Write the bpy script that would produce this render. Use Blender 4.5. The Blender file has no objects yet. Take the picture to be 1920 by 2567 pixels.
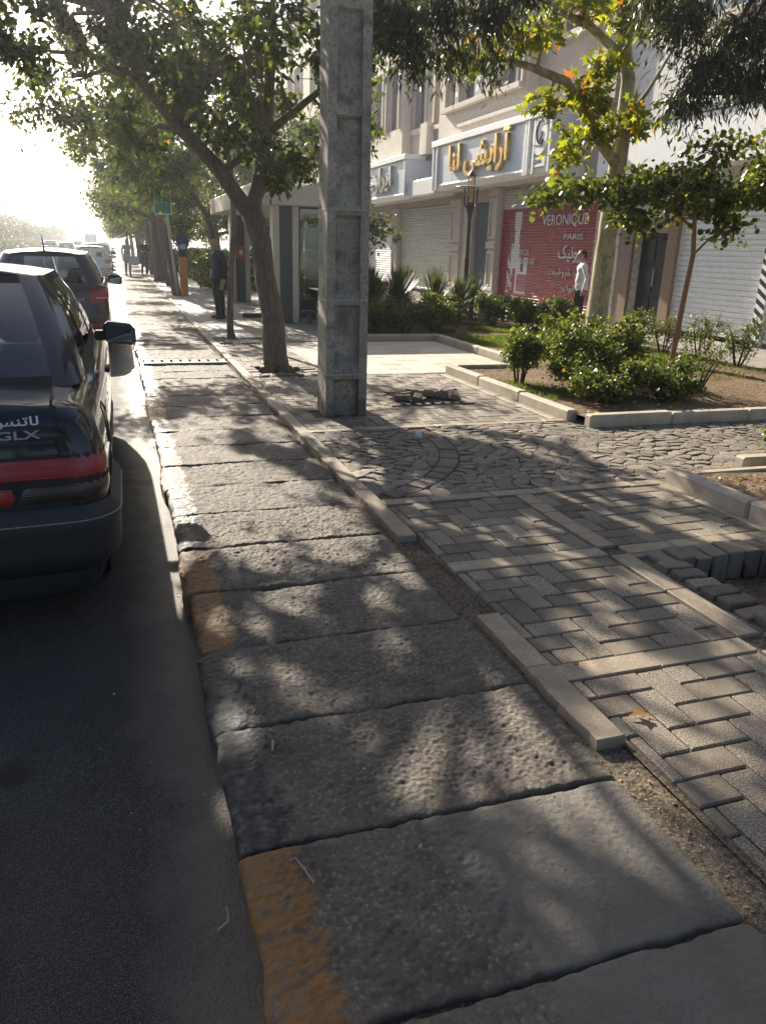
import bpy, math, random
import numpy as np
from mathutils import Vector, Matrix, noise as mnoise

random.seed(7); RNG = np.random.default_rng(7)
sc = bpy.context.scene
COL = sc.collection
R = math.radians

# ------------------------------------------------------------------ camera
cam = bpy.data.cameras.new('camera')
cam.sensor_fit = 'HORIZONTAL'; cam.sensor_width = 36.0; cam.lens = 36.0 * 1926 / 1920
cam.clip_start = 0.05; cam.clip_end = 3000
cam_o = bpy.data.objects.new('camera', cam); COL.objects.link(cam_o)
CB = ((0.94865493, 0.07648283, -0.30692704), (-0.31501712, 0.31617869, -0.89487164), (0.02860147, 0.94561166, 0.32403787))
cam_o.matrix_world = Matrix(((*CB[0], 0), (*CB[1], 0), (*CB[2], 1.6), (0, 0, 0, 1)))
sc.camera = cam_o

# ------------------------------------------------------------------ sky, sun, exposure
SUN_AZ, SUN_EL = R(-9.5), R(28)             # to the left of straight down the street (+Y)
world = bpy.data.worlds.new('World'); sc.world = world; world.use_nodes = True
wn = world.node_tree
sky = wn.nodes.new('ShaderNodeTexSky'); sky.sky_type = 'NISHITA'; sky.sun_disc = False
sky.sun_elevation = SUN_EL; sky.sun_rotation = SUN_AZ
sky.air_density = 1.0; sky.dust_density = 4.5; sky.ozone_density = 1.0; sky.altitude = 900
wn.links.new(sky.outputs[0], wn.nodes['Background'].inputs[0])
wn.nodes['Background'].inputs[1].default_value = 0.064
sun = bpy.data.lights.new('sun', 'SUN'); sun.energy = 5.0; sun.angle = R(0.5); sun.color = (1.0, 0.915, 0.775)
sun_o = bpy.data.objects.new('sun', sun); COL.objects.link(sun_o)
to_sun = Vector((math.sin(SUN_AZ) * math.cos(SUN_EL), math.cos(SUN_AZ) * math.cos(SUN_EL), math.sin(SUN_EL)))
sun_o.rotation_euler = to_sun.to_track_quat('Z', 'Y').to_euler()
sun_o.location = (-10, 60, 40)
sc.view_settings.view_transform = 'Standard'; sc.view_settings.look = 'None'
sc.view_settings.gamma = 1.0; sc.view_settings.exposure = 1.28; sc.view_settings.use_curve_mapping = False
sc.render.engine = 'CYCLES'
sc.cycles.use_denoising = True
sc.cycles.max_bounces = 8; sc.cycles.transparent_max_bounces = 24
sc.cycles.diffuse_bounces = 3; sc.cycles.glossy_bounces = 3; sc.cycles.transmission_bounces = 4
sc.cycles.sample_clamp_indirect = 8
sc.cycles.volume_bounces = 0; sc.cycles.volume_max_steps = 64

# ------------------------------------------------------------------ object helpers
def props(o, label=None, cat=None, group=None, kind=None):
    if label: o['label'] = label
    if cat: o['category'] = cat
    if group: o['group'] = group
    if kind: o['kind'] = kind
    return o
def empty(name, loc=(0, 0, 0), rz=0.0, **k):
    o = bpy.data.objects.new(name, None); COL.objects.link(o)
    o.empty_display_size = 0.2
    o.location = loc; o.rotation_euler = (0, 0, rz)
    return props(o, **k)
def put(name, mesh, parent=None, loc=(0, 0, 0), rot=(0, 0, 0), scale=(1, 1, 1), **k):
    o = bpy.data.objects.new(name, mesh); COL.objects.link(o)
    o.parent = parent; o.location = loc; o.rotation_euler = rot; o.scale = scale
    return props(o, **k)
def copy_tree(o, parent=None):
    c = o.copy(); COL.objects.link(c); c.parent = parent
    for ch in list(o.children): copy_tree(ch, c)
    return c

class MB:
    def __init__(s): s.v = []; s.f = []; s.m = []; s.mi = 0
    def add(s, vs, fs):
        n = len(s.v); s.v.extend([tuple(map(float, p)) for p in vs])
        for f in fs: s.f.append(tuple(i + n for i in f)); s.m.append(s.mi)
        return s
    def box(s, x0, x1, y0, y1, z0, z1, b=0.0, T=None):
        if x0 > x1: x0, x1 = x1, x0
        if y0 > y1: y0, y1 = y1, y0
        if z0 > z1: z0, z1 = z1, z0
        if b <= 0:
            vs = [(x, y, z) for x in (x0, x1) for y in (y0, y1) for z in (z0, z1)]
            fs = [(0, 1, 3, 2), (4, 6, 7, 5), (0, 4, 5, 1), (2, 3, 7, 6), (0, 2, 6, 4), (1, 5, 7, 3)]
        else:
            b = min(b, (x1 - x0) * .45, (y1 - y0) * .45, (z1 - z0) * .45)
            vs = []; idx = {}
            for sx in (0, 1):
                for sy in (0, 1):
                    for sz in (0, 1):
                        X, Y, Z = (x0, x1)[sx], (y0, y1)[sy], (z0, z1)[sz]
                        dx, dy, dz = (b, -b)[sx], (b, -b)[sy], (b, -b)[sz]
                        for a, p in (('x', (X, Y + dy, Z + dz)), ('y', (X + dx, Y, Z + dz)), ('z', (X + dx, Y + dy, Z))):
                            idx[(sx, sy, sz, a)] = len(vs); vs.append(p)
            I = lambda *k: idx[k]
            fs = []
            fs.append([I(0, 0, 0, 'x'), I(0, 0, 1, 'x'), I(0, 1, 1, 'x'), I(0, 1, 0, 'x')])
            fs.append([I(1, 0, 0, 'x'), I(1, 1, 0, 'x'), I(1, 1, 1, 'x'), I(1, 0, 1, 'x')])
            fs.append([I(0, 0, 0, 'y'), I(1, 0, 0, 'y'), I(1, 0, 1, 'y'), I(0, 0, 1, 'y')])
            fs.append([I(0, 1, 0, 'y'), I(0, 1, 1, 'y'), I(1, 1, 1, 'y'), I(1, 1, 0, 'y')])
            fs.append([I(0, 0, 0, 'z'), I(0, 1, 0, 'z'), I(1, 1, 0, 'z'), I(1, 0, 0, 'z')])
            fs.append([I(0, 0, 1, 'z'), I(1, 0, 1, 'z'), I(1, 1, 1, 'z'), I(0, 1, 1, 'z')])
            for sx in (0, 1):
                for sy in (0, 1): fs.append([I(sx, sy, 0, 'x'), I(sx, sy, 0, 'y'), I(sx, sy, 1, 'y'), I(sx, sy, 1, 'x')])
            for sx in (0, 1):
                for sz in (0, 1): fs.append([I(sx, 0, sz, 'x'), I(sx, 0, sz, 'z'), I(sx, 1, sz, 'z'), I(sx, 1, sz, 'x')])
            for sy in (0, 1):
                for sz in (0, 1): fs.append([I(0, sy, sz, 'y'), I(0, sy, sz, 'z'), I(1, sy, sz, 'z'), I(1, sy, sz, 'y')])
            for sx in (0, 1):
                for sy in (0, 1):
                    for sz in (0, 1): fs.append([I(sx, sy, sz, 'x'), I(sx, sy, sz, 'y'), I(sx, sy, sz, 'z')])
        if T is not None: vs = [T @ Vector(p) for p in vs]
        return s.add(vs, fs)
    def prism(s, poly, z0, z1, T=None, bev=0.0):
        n = len(poly)
        if bev:
            cx = sum(p[0] for p in poly) / n; cy = sum(p[1] for p in poly) / n
            def ins(p):
                d = math.hypot(p[0] - cx, p[1] - cy) or 1
                return (p[0] - (p[0] - cx) / d * bev, p[1] - (p[1] - cy) / d * bev)
            vs = [(*p, z0) for p in poly] + [(*p, z1 - bev) for p in poly] + [(*ins(p), z1) for p in poly]
            fs = [tuple(range(n))[::-1], tuple(range(2 * n, 3 * n))]
            for k in (0, n): fs += [(k + i, k + (i + 1) % n, k + n + (i + 1) % n, k + n + i) for i in range(n)]
        else:
            vs = [(*p, z0) for p in poly] + [(*p, z1) for p in poly]
            fs = [tuple(range(n))[::-1], tuple(range(n, 2 * n))] + [(i, (i + 1) % n, n + (i + 1) % n, n + i) for i in range(n)]
        if T is not None: vs = [T @ Vector(p) for p in vs]
        return s.add(vs, fs)
    def tube(s, path, rad, n=8, cap=True, flat=None):
        path = [Vector(p) for p in path]
        if not hasattr(rad, '__len__'): rad = [rad] * len(path)
        vs = []; fs = []
        ref = Vector((0.123, 0.96, 0.21)).normalized()
        for i, p in enumerate(path):
            d = (path[min(i + 1, len(path) - 1)] - path[max(i - 1, 0)])
            d = d.normalized() if d.length > 1e-9 else Vector((0, 0, 1))
            if abs(d.dot(ref)) > .97: a = d.cross(Vector((1, 0, 0)))
            else: a = d.cross(ref)
            a.normalize(); b = d.cross(a)
            for k in range(n):
                t = 2 * math.pi * k / n
                vs.append(p + (a * math.cos(t) + b * math.sin(t)) * rad[i])
        for i in range(len(path) - 1):
            for k in range(n):
                fs.append((i * n + k, i * n + (k + 1) % n, (i + 1) * n + (k + 1) % n, (i + 1) * n + k))
        if cap:
            fs.append(tuple(range(n))[::-1]); fs.append(tuple(range((len(path) - 1) * n, len(path) * n)))
        return s.add(vs, fs)
    def lathe(s, prof, n=20, c=(0, 0, 0), T=None):
        vs = []; fs = []
        for r, z in prof:
            for k in range(n):
                t = 2 * math.pi * k / n
                vs.append((c[0] + r * math.cos(t), c[1] + r * math.sin(t), c[2] + z))
        for i in range(len(prof) - 1):
            for k in range(n): fs.append((i * n + k, i * n + (k + 1) % n, (i + 1) * n + (k + 1) % n, (i + 1) * n + k))
        if prof[0][0] > 1e-6: fs.append(tuple(range(n))[::-1])
        if prof[-1][0] > 1e-6: fs.append(tuple(range((len(prof) - 1) * n, len(prof) * n)))
        if T is not None: vs = [T @ Vector(p) for p in vs]
        return s.add(vs, fs)
    def ell(s, c, r, nu=12, nv=8, T=None):
        vs = []; fs = []
        for i in range(nv + 1):
            a = math.pi * i / nv
            for k in range(nu):
                t = 2 * math.pi * k / nu
                vs.append((c[0] + r[0] * math.sin(a) * math.cos(t), c[1] + r[1] * math.sin(a) * math.sin(t), c[2] - r[2] * math.cos(a)))
        for i in range(nv):
            for k in range(nu): fs.append((i * nu + k, i * nu + (k + 1) % nu, (i + 1) * nu + (k + 1) % nu, (i + 1) * nu + k))
        if T is not None: vs = [T @ Vector(p) for p in vs]
        return s.add(vs, fs)
    def grid(s, fn, nu, nv):
        vs = [fn(i / nu, j / nv) for j in range(nv + 1) for i in range(nu + 1)]
        fs = [(j * (nu + 1) + i, j * (nu + 1) + i + 1, (j + 1) * (nu + 1) + i + 1, (j + 1) * (nu + 1) + i) for j in range(nv) for i in range(nu)]
        return s.add(vs, fs)
    def mesh(s, name, mats, smooth=False, angle=None):
        me = bpy.data.meshes.new(name); me.from_pydata(s.v, [], s.f)
        for m in (mats if isinstance(mats, (list, tuple)) else [mats]): me.materials.append(m)
        if any(s.m): me.polygons.foreach_set('material_index', s.m)
        if smooth or angle: me.polygons.foreach_set('use_smooth', [True] * len(s.f))
        if angle: me.set_sharp_from_angle(angle=R(angle))
        me.update(); return me
    def build(s, name, mats, parent=None, smooth=False, angle=None, loc=(0, 0, 0), rot=(0, 0, 0), pivot=None, **k):
        if pivot:
            s.v = [(x - pivot[0], y - pivot[1], z - pivot[2]) for x, y, z in s.v]; loc = tuple(a + b_ for a, b_ in zip(loc, pivot))
        return put(name, s.mesh(name, mats, smooth, angle), parent, loc, rot, **k)

def np_mesh(name, V, F, mat, rnd=None, smooth=False):
    """V (n,3), F (m,k) arrays of equal-size faces; rnd one value per face."""
    me = bpy.data.meshes.new(name); n, m, k = len(V), len(F), F.shape[1]
    me.vertices.add(n); me.vertices.foreach_set('co', np.asarray(V, np.float32).ravel())
    me.loops.add(m * k); me.loops.foreach_set('vertex_index', np.asarray(F, np.int32).ravel())
    me.polygons.add(m); me.polygons.foreach_set('loop_start', np.arange(0, m * k, k, dtype=np.int32))
    if smooth: me.polygons.foreach_set('use_smooth', np.ones(m, bool))
    for x in (mat if isinstance(mat, (list, tuple)) else [mat]): me.materials.append(x)
    if rnd is not None:
        a = me.attributes.new('rnd', 'FLOAT', 'FACE'); a.data.foreach_set('value', np.asarray(rnd, np.float32))
    me.update(calc_edges=True); me.validate(); return me

# ------------------------------------------------------------------ material helpers
class NT:
    def __init__(s, name):
        s.mat = bpy.data.materials.new(name); s.mat.use_nodes = True; s.t = s.mat.node_tree
        s.bsdf = s.t.nodes['Principled BSDF']; s.out = s.t.nodes['Material Output']
    def n(s, typ, **kw):
        nd = s.t.nodes.new('ShaderNode' + typ)
        for k, v in kw.items():
            if k.startswith('i_'): nd.inputs[k[2:].replace('_', ' ')].default_value = v
            else: setattr(nd, k, v)
        return nd
    def l(s, a, b): s.t.links.new(a, b)
    def pos(s):
        if not hasattr(s, '_p'): s._p = s.n('NewGeometry').outputs['Position']
        return s._p
    def noise(s, scale, detail=3.0, rough=.55, vec=None, stretch=None):
        nd = s.n('TexNoise'); nd.inputs['Scale'].default_value = scale; nd.inputs['Detail'].default_value = detail; nd.inputs['Roughness'].default_value = rough
        v = vec or s.pos()
        if stretch:
            mp = s.n('VectorMath', operation='MULTIPLY'); s.l(v, mp.inputs[0]); mp.inputs[1].default_value = stretch; v = mp.outputs[0]
        s.l(v, nd.inputs['Vector']); return nd.outputs['Fac']
    def vor(s, scale, feature='F1', out='Distance', vec=None, rnd=1.0):
        nd = s.n('TexVoronoi', feature=feature); nd.inputs['Scale'].default_value = scale; nd.inputs['Randomness'].default_value = rnd
        s.l(vec or s.pos(), nd.inputs['Vector']); return nd.outputs[out]
    def ramp(s, fac, stops):
        nd = s.n('ValToRGB'); e = nd.color_ramp.elements
        while len(e) < len(stops): e.new(0.5)
        for el, (p, c) in zip(e, stops):
            el.position = p; el.color = (*c, 1) if hasattr(c, '__len__') else (c, c, c, 1)
        s.l(fac, nd.inputs[0]); return nd.outputs[0]
    def mix(s, fac, a, b, mode='MIX'):
        nd = s.n('Mix', data_type='RGBA', blend_type=mode)
        for q, v in ((0, fac), (6, a), (7, b)):
            sock = nd.inputs[q]
            if hasattr(v, 'links'): s.l(v, sock)
            elif q == 0: sock.default_value = v
            else: sock.default_value = (*v, 1) if hasattr(v, '__len__') else (v, v, v, 1)
        return nd.outputs[2]
    def math(s, op, a, b=0.0, clamp=False):
        nd = s.n('Math', operation=op, use_clamp=clamp)
        for sock, v in ((nd.inputs[0], a), (nd.inputs[1], b)):
            if hasattr(v, 'links'): s.l(v, sock)
            else: sock.default_value = v
        return nd.outputs[0]
    def sep(s, vec=None):
        nd = s.n('SeparateXYZ'); s.l(vec or s.pos(), nd.inputs[0]); return nd.outputs
    def bump(s, h, strength=.4, dist=.01):
        nd = s.n('Bump'); nd.inputs['Strength'].default_value = strength; nd.inputs['Distance'].default_value = dist
        s.l(h, nd.inputs['Height'])
        if hasattr(s, '_b'): s.l(s._b, nd.inputs['Normal'])
        s._b = nd.outputs[0]; s.l(s._b, s.bsdf.inputs['Normal']); return s
    def col(s, c):
        if hasattr(c, 'links'): s.l(c, s.bsdf.inputs['Base Color'])
        else: s.bsdf.inputs['Base Color'].default_value = (*c, 1)
        return s
    def set(s, **k):
        for a, v in k.items():
            sock = s.bsdf.inputs[a.replace('_', ' ')]
            if hasattr(v, 'links'): s.l(v, sock)
            else: sock.default_value = v
        return s

def stone(name, c1, c2, scale=6., rough=.75, bump=.35, bscale=70., bdist=.004, rnd=0.0, spots=None, spec=.4, dirt=None):
    t = NT(name); c = t.ramp(t.noise(scale, 5, .62), [(.3, c1), (.72, c2)])
    if spots:                                    # (scale, colour, amount)
        for sc_, cc, am in spots:
            f = t.ramp(t.noise(sc_, 2, .5), [(.5, 0.0), (.5 + am, 1.0)])
            c = t.mix(f, c, cc)
    if rnd:
        oi = t.n('ObjectInfo'); v = t.math('MULTIPLY_ADD', oi.outputs['Random'], rnd)
        v.node.inputs[2].default_value = 1 - rnd / 2
        c = t.mix(1.0, c, v, 'MULTIPLY')
    if dirt:
        f = t.ramp(t.noise(1.7, 6, .7), [(.42, 0.0), (.7, 1.0)]); c = t.mix(t.math('MULTIPLY', f, dirt[1]), c, dirt[0])
    t.col(c).set(Roughness=rough); t.bsdf.inputs['Specular IOR Level'].default_value = spec
    if bump: t.bump(t.noise(bscale, 4, .65), bump, bdist)
    return t.mat
def plain(name, c, rough=.5, metal=0.0, spec=.5, var=.0, vscale=20., coat=0.0):
    t = NT(name)
    if var: t.col(t.ramp(t.noise(vscale, 4, .6), [(.25, tuple(x * (1 - var) for x in c)), (.75, tuple(min(1, x * (1 + var)) for x in c))]))
    else: t.col(c)
    t.set(Roughness=rough, Metallic=metal, Coat_Weight=coat); t.bsdf.inputs['Specular IOR Level'].default_value = spec
    return t.mat
def glass(name, tint=(.75, .8, .8), f0=.06, rough=.02):
    t = NT(name); t.t.nodes.remove(t.bsdf)
    tr = t.n('BsdfTransparent'); tr.inputs[0].default_value = (*tint, 1)
    gl = t.n('BsdfGlossy'); gl.inputs['Roughness'].default_value = rough
    fr = t.n('LayerWeight'); fr.inputs[0].default_value = .35
    m = t.n('MixShader'); f = t.math('MULTIPLY_ADD', fr.outputs['Fresnel'], 1.0 - f0); f.node.inputs[2].default_value = f0
    t.l(f, m.inputs[0]); t.l(tr.outputs[0], m.inputs[1]); t.l(gl.outputs[0], m.inputs[2]); t.l(m.outputs[0], t.out.inputs[0])
    return t.mat
def leaf(name, stops, trans=.45, tcol=None, rough=.45, spec=.4):
    """stops: ramp over the per-leaf random value; light passing through is yellower."""
    t = NT(name); at = t.n('Attribute', attribute_name='rnd')
    c = t.ramp(at.outputs['Fac'], stops); t.col(c).set(Roughness=rough); t.bsdf.inputs['Specular IOR Level'].default_value = spec
    tl = t.n('BsdfTranslucent')
    tc = t.mix(1.0, c, tcol or (1.9, 1.75, .7), 'MULTIPLY'); t.l(tc, tl.inputs[0])
    m = t.n('MixShader'); m.inputs[0].default_value = trans
    t.l(t.bsdf.outputs[0], m.inputs[1]); t.l(tl.outputs[0], m.inputs[2]); t.l(m.outputs[0], t.out.inputs[0])
    return t.mat

# ================================================================== the setting: ground, road, paving
def holed(name, x0, x1, y0, y1, z, mat, h, **k):
    b_ = MB()
    for a, c, d, e in ((x0, x1, y0, h[2]), (x0, x1, h[3], y1), (x0, h[0], h[2], h[3]), (h[1], x1, h[2], h[3])): b_.add([(a, d, z), (c, d, z), (c, e, z), (a, e, z)], [(0, 1, 2, 3)])
    return b_.build(name, mat, **k)
def hn(x, y, s, seed=0.0): return mnoise.noise(Vector((x * s + seed, y * s - seed * 1.7, seed * .37)))
def sheet(name, x0, x1, y0, y1, z, mat, parent=None, **k):
    return MB().add([(x0, y0, z), (x1, y0, z), (x1, y1, z), (x0, y1, z)], [(0, 1, 2, 3)]).build(name, mat, parent, **k)

def m_asphalt():
    t = NT('asphalt'); x, y, z = t.sep()
    c = t.ramp(t.noise(2.2, 7, .72), [(.3, (.017, .017, .019)), (.75, (.037, .036, .037))])
    c = t.mix(t.ramp(t.noise(170, 2, .6), [(.52, 0.), (.70, 1.)]), c, (.085, .08, .076))
    c = t.mix(t.ramp(t.noise(260, 1, .5), [(.60, 0.), (.66, 1.)]), c, (.16, .15, .14))
    d = t.math('ADD', x, t.math('MULTIPLY', t.noise(2.6, 6, .68), .36))          # dust that gathers along the gutter
    m = t.ramp(d, [(.10, 0.), (.34, 1.)])
    c = t.mix(t.math('MULTIPLY', m, .85), c, (.165, .14, .11))
    c = t.mix(t.ramp(t.noise(1.1, 4, .6, stretch=(1.5, .3, 1)), [(.56, 0.), (.66, .8)]), c, (.012, .012, .013))
    wv = t.n('VectorMath', operation='ADD'); nz = t.n('TexNoise'); nz.inputs['Scale'].default_value = 3.0; nz.inputs['Detail'].default_value = 5; t.l(t.pos(), nz.inputs['Vector'])
    sv = t.n('VectorMath', operation='SCALE'); sv.inputs['Scale'].default_value = .5; t.l(nz.outputs['Color'], sv.inputs[0]); t.l(t.pos(), wv.inputs[0]); t.l(sv.outputs[0], wv.inputs[1])
    cr = t.ramp(t.vor(.75, 'DISTANCE_TO_EDGE', 'Distance', wv.outputs[0]), [(.0, .35), (.004, 0.)]); c = t.mix(cr, c, (.008, .008, .009))
    st_ = t.ramp(t.noise(1.6, 3, .55), [(.60, 0.), (.66, .7)]); c = t.mix(st_, c, (.010, .010, .012))
    t.col(c).set(Roughness=t.ramp(m, [(0., .72), (1., .46)])); t.bsdf.inputs['Specular IOR Level'].default_value = .35
    t.bump(t.vor(75), .7, .006); t.bump(t.noise(150, 3, .75), .9, .008); t.bump(t.noise(7, 5), .4, .012); return t.mat
ASPHALT = m_asphalt()
DIRT = stone('dirt', (.085, .066, .048), (.17, .136, .10), 9, .95, .9, 45, .012, spots=[(160, (.24, .2, .155), .12), (60, (.07, .055, .04), .14)], spec=.1)
SOIL = stone('soil', (.15, .105, .068), (.31, .225, .15), 5, .97, 1.0, 26, .03, spots=[(40, (.09, .06, .04), .15)], spec=.1)
TRAV = stone('travertine', (.28, .222, .16), (.43, .355, .265), 9, .62, .35, 55, .004, rnd=.22, spots=[(130, (.25, .20, .145), .12)], dirt=((.21, .165, .12), .6))
KERBC = stone('kerb_concrete', (.40, .345, .27), (.54, .475, .385), 7, .8, .45, 90, .004, rnd=.16, dirt=((.27, .225, .17), .6), spec=.3)
PAVE_D = stone('paver_plain', (.085, .064, .047), (.16, .125, .092), 14, .82, .5, 120, .003, rnd=.42, spots=[(300, (.30, .27, .23), .14)], dirt=((.22, .185, .14), .7), spec=.3)
PAVE_L = stone('paver_speckled', (.11, .087, .064), (.17, .138, .103), 14, .74, .6, 160, .004, rnd=.34, spots=[(190, (.39, .335, .265), .07)], dirt=((.2, .165, .125), .45), spec=.4)
COBB = stone('cobble_stone', (.10, .08, .062), (.22, .18, .138), 9, .78, .8, 38, .01, rnd=.4, spots=[(150, (.38, .34, .29), .15)], dirt=((.25, .205, .15), .6), spec=.35)
TILE = stone('pale_tile', (.46, .40, .32), (.58, .52, .42), 5, .6, .25, 90, .003, rnd=.14, dirt=((.32, .27, .21), .5))

def m_slab(name, paint):
    t = NT(name); x, y, z = t.sep()
    c = t.ramp(t.noise(4.5, 6, .65), [(.3, (.085, .068, .052)), (.72, (.205, .17, .132))])
    peb = t.vor(46); c = t.mix(t.ramp(peb, [(.12, .75), (.42, 0.)]), c, (.30, .26, .21))
    c = t.mix(t.ramp(t.noise(90, 3, .6), [(.52, 0.), (.66, .85)]), c, (.085, .072, .06))
    jy = t.math('ABSOLUTE', t.math('SUBTRACT', t.math('FRACT', t.math('MULTIPLY', t.math('SUBTRACT', y, 1.73), 1 / .583)), .5))
    jd = t.ramp(t.math('ADD', jy, t.math('MULTIPLY', t.noise(11, 5, .7), .10)), [(.485, 0.), (.56, .75)])      # grit swept into the joints
    c = t.mix(jd, c, (.17, .135, .10))
    c = t.mix(t.ramp(t.noise(2.6, 5, .7), [(.52, 0.), (.64, .6)]), c, (.06, .048, .038))
    if paint == 'y':                                 # smooth cement repair on the nearest slab
        pm = t.math('MULTIPLY', t.ramp(t.math('ADD', x, t.math('MULTIPLY', t.noise(3.2, 4, .6), .3)), [(.90, 0.), (.98, .9)]), t.math('LESS_THAN', y, 1.73))
        pm.node.use_clamp = True
        c = t.mix(pm, c, t.ramp(t.noise(5, 5, .6), [(.3, (.135, .12, .10)), (.7, (.18, .162, .138))]))
    rough = .8
    if paint:
        e = t.math('ADD', x, t.math('MULTIPLY', t.noise(7, 5, .7), .20))
        m = t.ramp(e, [(.45, 1.), (.475, 0.)])
        wear = t.ramp(t.noise(26, 5, .7), [(.36, .05), (.54, 1.)]); m = t.math('MULTIPLY', m, wear)
        c = t.mix(m, c, {'b': (.016, .017, .022), 'y': (.27, .12, .028)}[paint])
        rough = t.ramp(m, [(0., .74), (1., {'b': .34, 'y': .42}[paint])])
    t.col(c).set(Roughness=rough)
    t.bump(peb, .45, .007); t.bump(t.noise(48, 6, .75), .9, .011); t.bump(t.noise(170, 3, .7), .6, .004); return t.mat
SLAB_P, SLAB_B, SLAB_Y = m_slab('slab_concrete', None), m_slab('slab_black_end', 'b'), m_slab('slab_yellow_end', 'y')
CEMENT = stone('cement_patch', (.17, .152, .13), (.235, .212, .182), 3, .8, .35, 60, .004, spots=[(60, (.13, .115, .095), .15)])

ground = sheet('ground', -690, 690, -690, 690, -.30, stone('ground_far', (.16, .14, .11), (.24, .21, .17), .3, .95, 0), kind='structure')
road = MB()
road.grid(lambda u, v: (-13 + 13.24 * u, -4 + 44 * v, -.125 + .004 * hn(-13 + 13.24 * u, v * 44, .8)), 60, 120)
road.add([(-13, 40, -.125), (.24, 40, -.125), (.24, 600, -.125), (-13, 600, -.125)], [(0, 1, 2, 3)])
road.build('road', ASPHALT, smooth=True, kind='structure')
# pavement bed of dirt and mortar that shows wherever a paving piece is missing
pave = MB(); pave.grid(lambda u, v: (.26 + 11.3 * u, -2 + 18.2 * v, -.024 + .009 * hn(.26 + 11.3 * u, v * 18, 2.2) + .004 * hn(11.3 * u, v * 18, 14)), 160, 220)
PIT = (2.74, 3.62, 2.42, 3.34); PIT1, PIT2, BROKEN = (1.63, 2.42, 9.95, 10.72), (1.63, 2.46, 13.45, 14.2), (2.80, 3.64, 7.78, 8.55)
inpit = lambda x, y, e=0.0: any(p_[0] - e < x < p_[1] + e and p_[2] - e < y < p_[3] + e for p_ in (PIT, PIT1))
pave.f = [f for f in pave.f if not inpit(sum(pave.v[i][0] for i in f) / 4, sum(pave.v[i][1] for i in f) / 4, .02)]; pave.m = [0] * len(pave.f)
pavement = pave.build('pavement', DIRT, smooth=True, kind='structure')

# ---- concrete slabs that cover the drain along the kerb
def slab_mesh(y0, y1, x0, x1, mat, nx, ny, amp, seed, smoothx=None):
    b = MB(); us = [0, .006, .02, .04] + [.07 + (.93 - .07) * i / nx for i in range(nx + 1)] + [.975, .99, 1]
    vs_ = [0, .007, .016, .045] + [.09 + .82 * i / ny for i in range(ny + 1)] + [.955, .984, .993, 1]
    W, L = x1 - x0, y1 - y0; V = []
    for v in vs_:
        for u in us:
            x = x0 + u * W; y = y0 + v * L
            ev = min(v, 1 - v) * L; eu = u * W; er = (1 - u) * W
            z = -.007 * max(0, 1 - ev / .010) ** 2 - .028 * max(0, 1 - ev / .05) * max(0, hn(x, round(y / L) * 3.1, 5.3, seed + 1) - .22) * 2.2 - .022 * max(0, 1 - eu / .035) ** 2 - .02 * max(0, 1 - er / .03) ** 2
            a = amp
            if smoothx and x > smoothx + .25 * hn(x, y, 2.1, 5): a *= .18
            z += a * (.006 * hn(x, y, 4, seed) + .0065 * max(-.3, hn(x, y, 26, seed)) + .0055 * hn(x, y, 64, seed))
            if nx > 100: z += a * .0065 * max(0., .55 - mnoise.voronoi(Vector((x * 42, y * 42, seed)))[0][0]) * max(0., min(1., .6 + 1.6 * hn(x, y, 6, seed + 2)))
            if ev < .03: y += (.010 * hn(x, round(y / L) + seed, 6, 3) + .007 * hn(x, round(y / L) + seed, 23, 3)) * (1 - ev / .03)
            if eu < .06 * W: x += (.020 * hn(y, seed, 6, 9) + .010 * hn(y, seed, 19, 4)) * (1 - eu / (.06 * W))
            V.append((x, y, z))
    nu, nv = len(us), len(vs_)
    F = [(j * nu + i, j * nu + i + 1, (j + 1) * nu + i + 1, (j + 1) * nu + i) for j in range(nv - 1) for i in range(nu - 1)]
    ring = [i for i in range(nu)] + [j * nu + nu - 1 for j in range(1, nv)] + [(nv - 1) * nu + i for i in range(nu - 2, -1, -1)] + [j * nu for j in range(nv - 2, 0, -1)]
    n0 = len(V); V += [(V[i][0] + (.012 if V[i][0] < x0 + .01 else 0), V[i][1], -.128) for i in ring]
    F += [(ring[k], n0 + k, n0 + (k + 1) % len(ring), ring[(k + 1) % len(ring)]) for k in range(len(ring))]
    cy_ = (y0 + y1) / 2; cx_ = (x0 + x1) / 2; b.add([(v[0] - cx_, v[1] - cy_, v[2]) for v in V], F); return b.mesh('slab', mat, smooth=True)
J0, JS = 1.73, .583
for k in range(-3, 27):
    ya, yb = J0 + JS * k + .007, J0 + JS * (k + 1) - .007
    if 15.9 > ya > 11.15 - JS and ya < 11.05: yb = min(yb, 11.07)
    q = (k // 2) % 2
    mat = (SLAB_Y if q == 1 else SLAB_B) if k > -3 else SLAB_P
    near = k < 7
    if k in (-1, -2): mat = SLAB_Y
    xr = 1.43 if k < 1 else 1.40 + .03 * random.random()
    xl = .20 + .028 * random.random(); me = slab_mesh(ya, yb, xl, xr, mat, (190 if k < 5 else 90) if near else 60, (95 if k < 5 else 44) if near else 26, 1.0 if k > -2 else .6, 3.1 * k, .80 if k == -1 else (.45 if k < -1 else None))
    put('slab', me, pavement, ((xl + xr) / 2, (ya + yb) / 2, -.004 + .008 * random.random()), (R(random.uniform(-.6, .6)), R(random.uniform(-.35, .35)), R(random.uniform(-.25, .25))))
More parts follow.
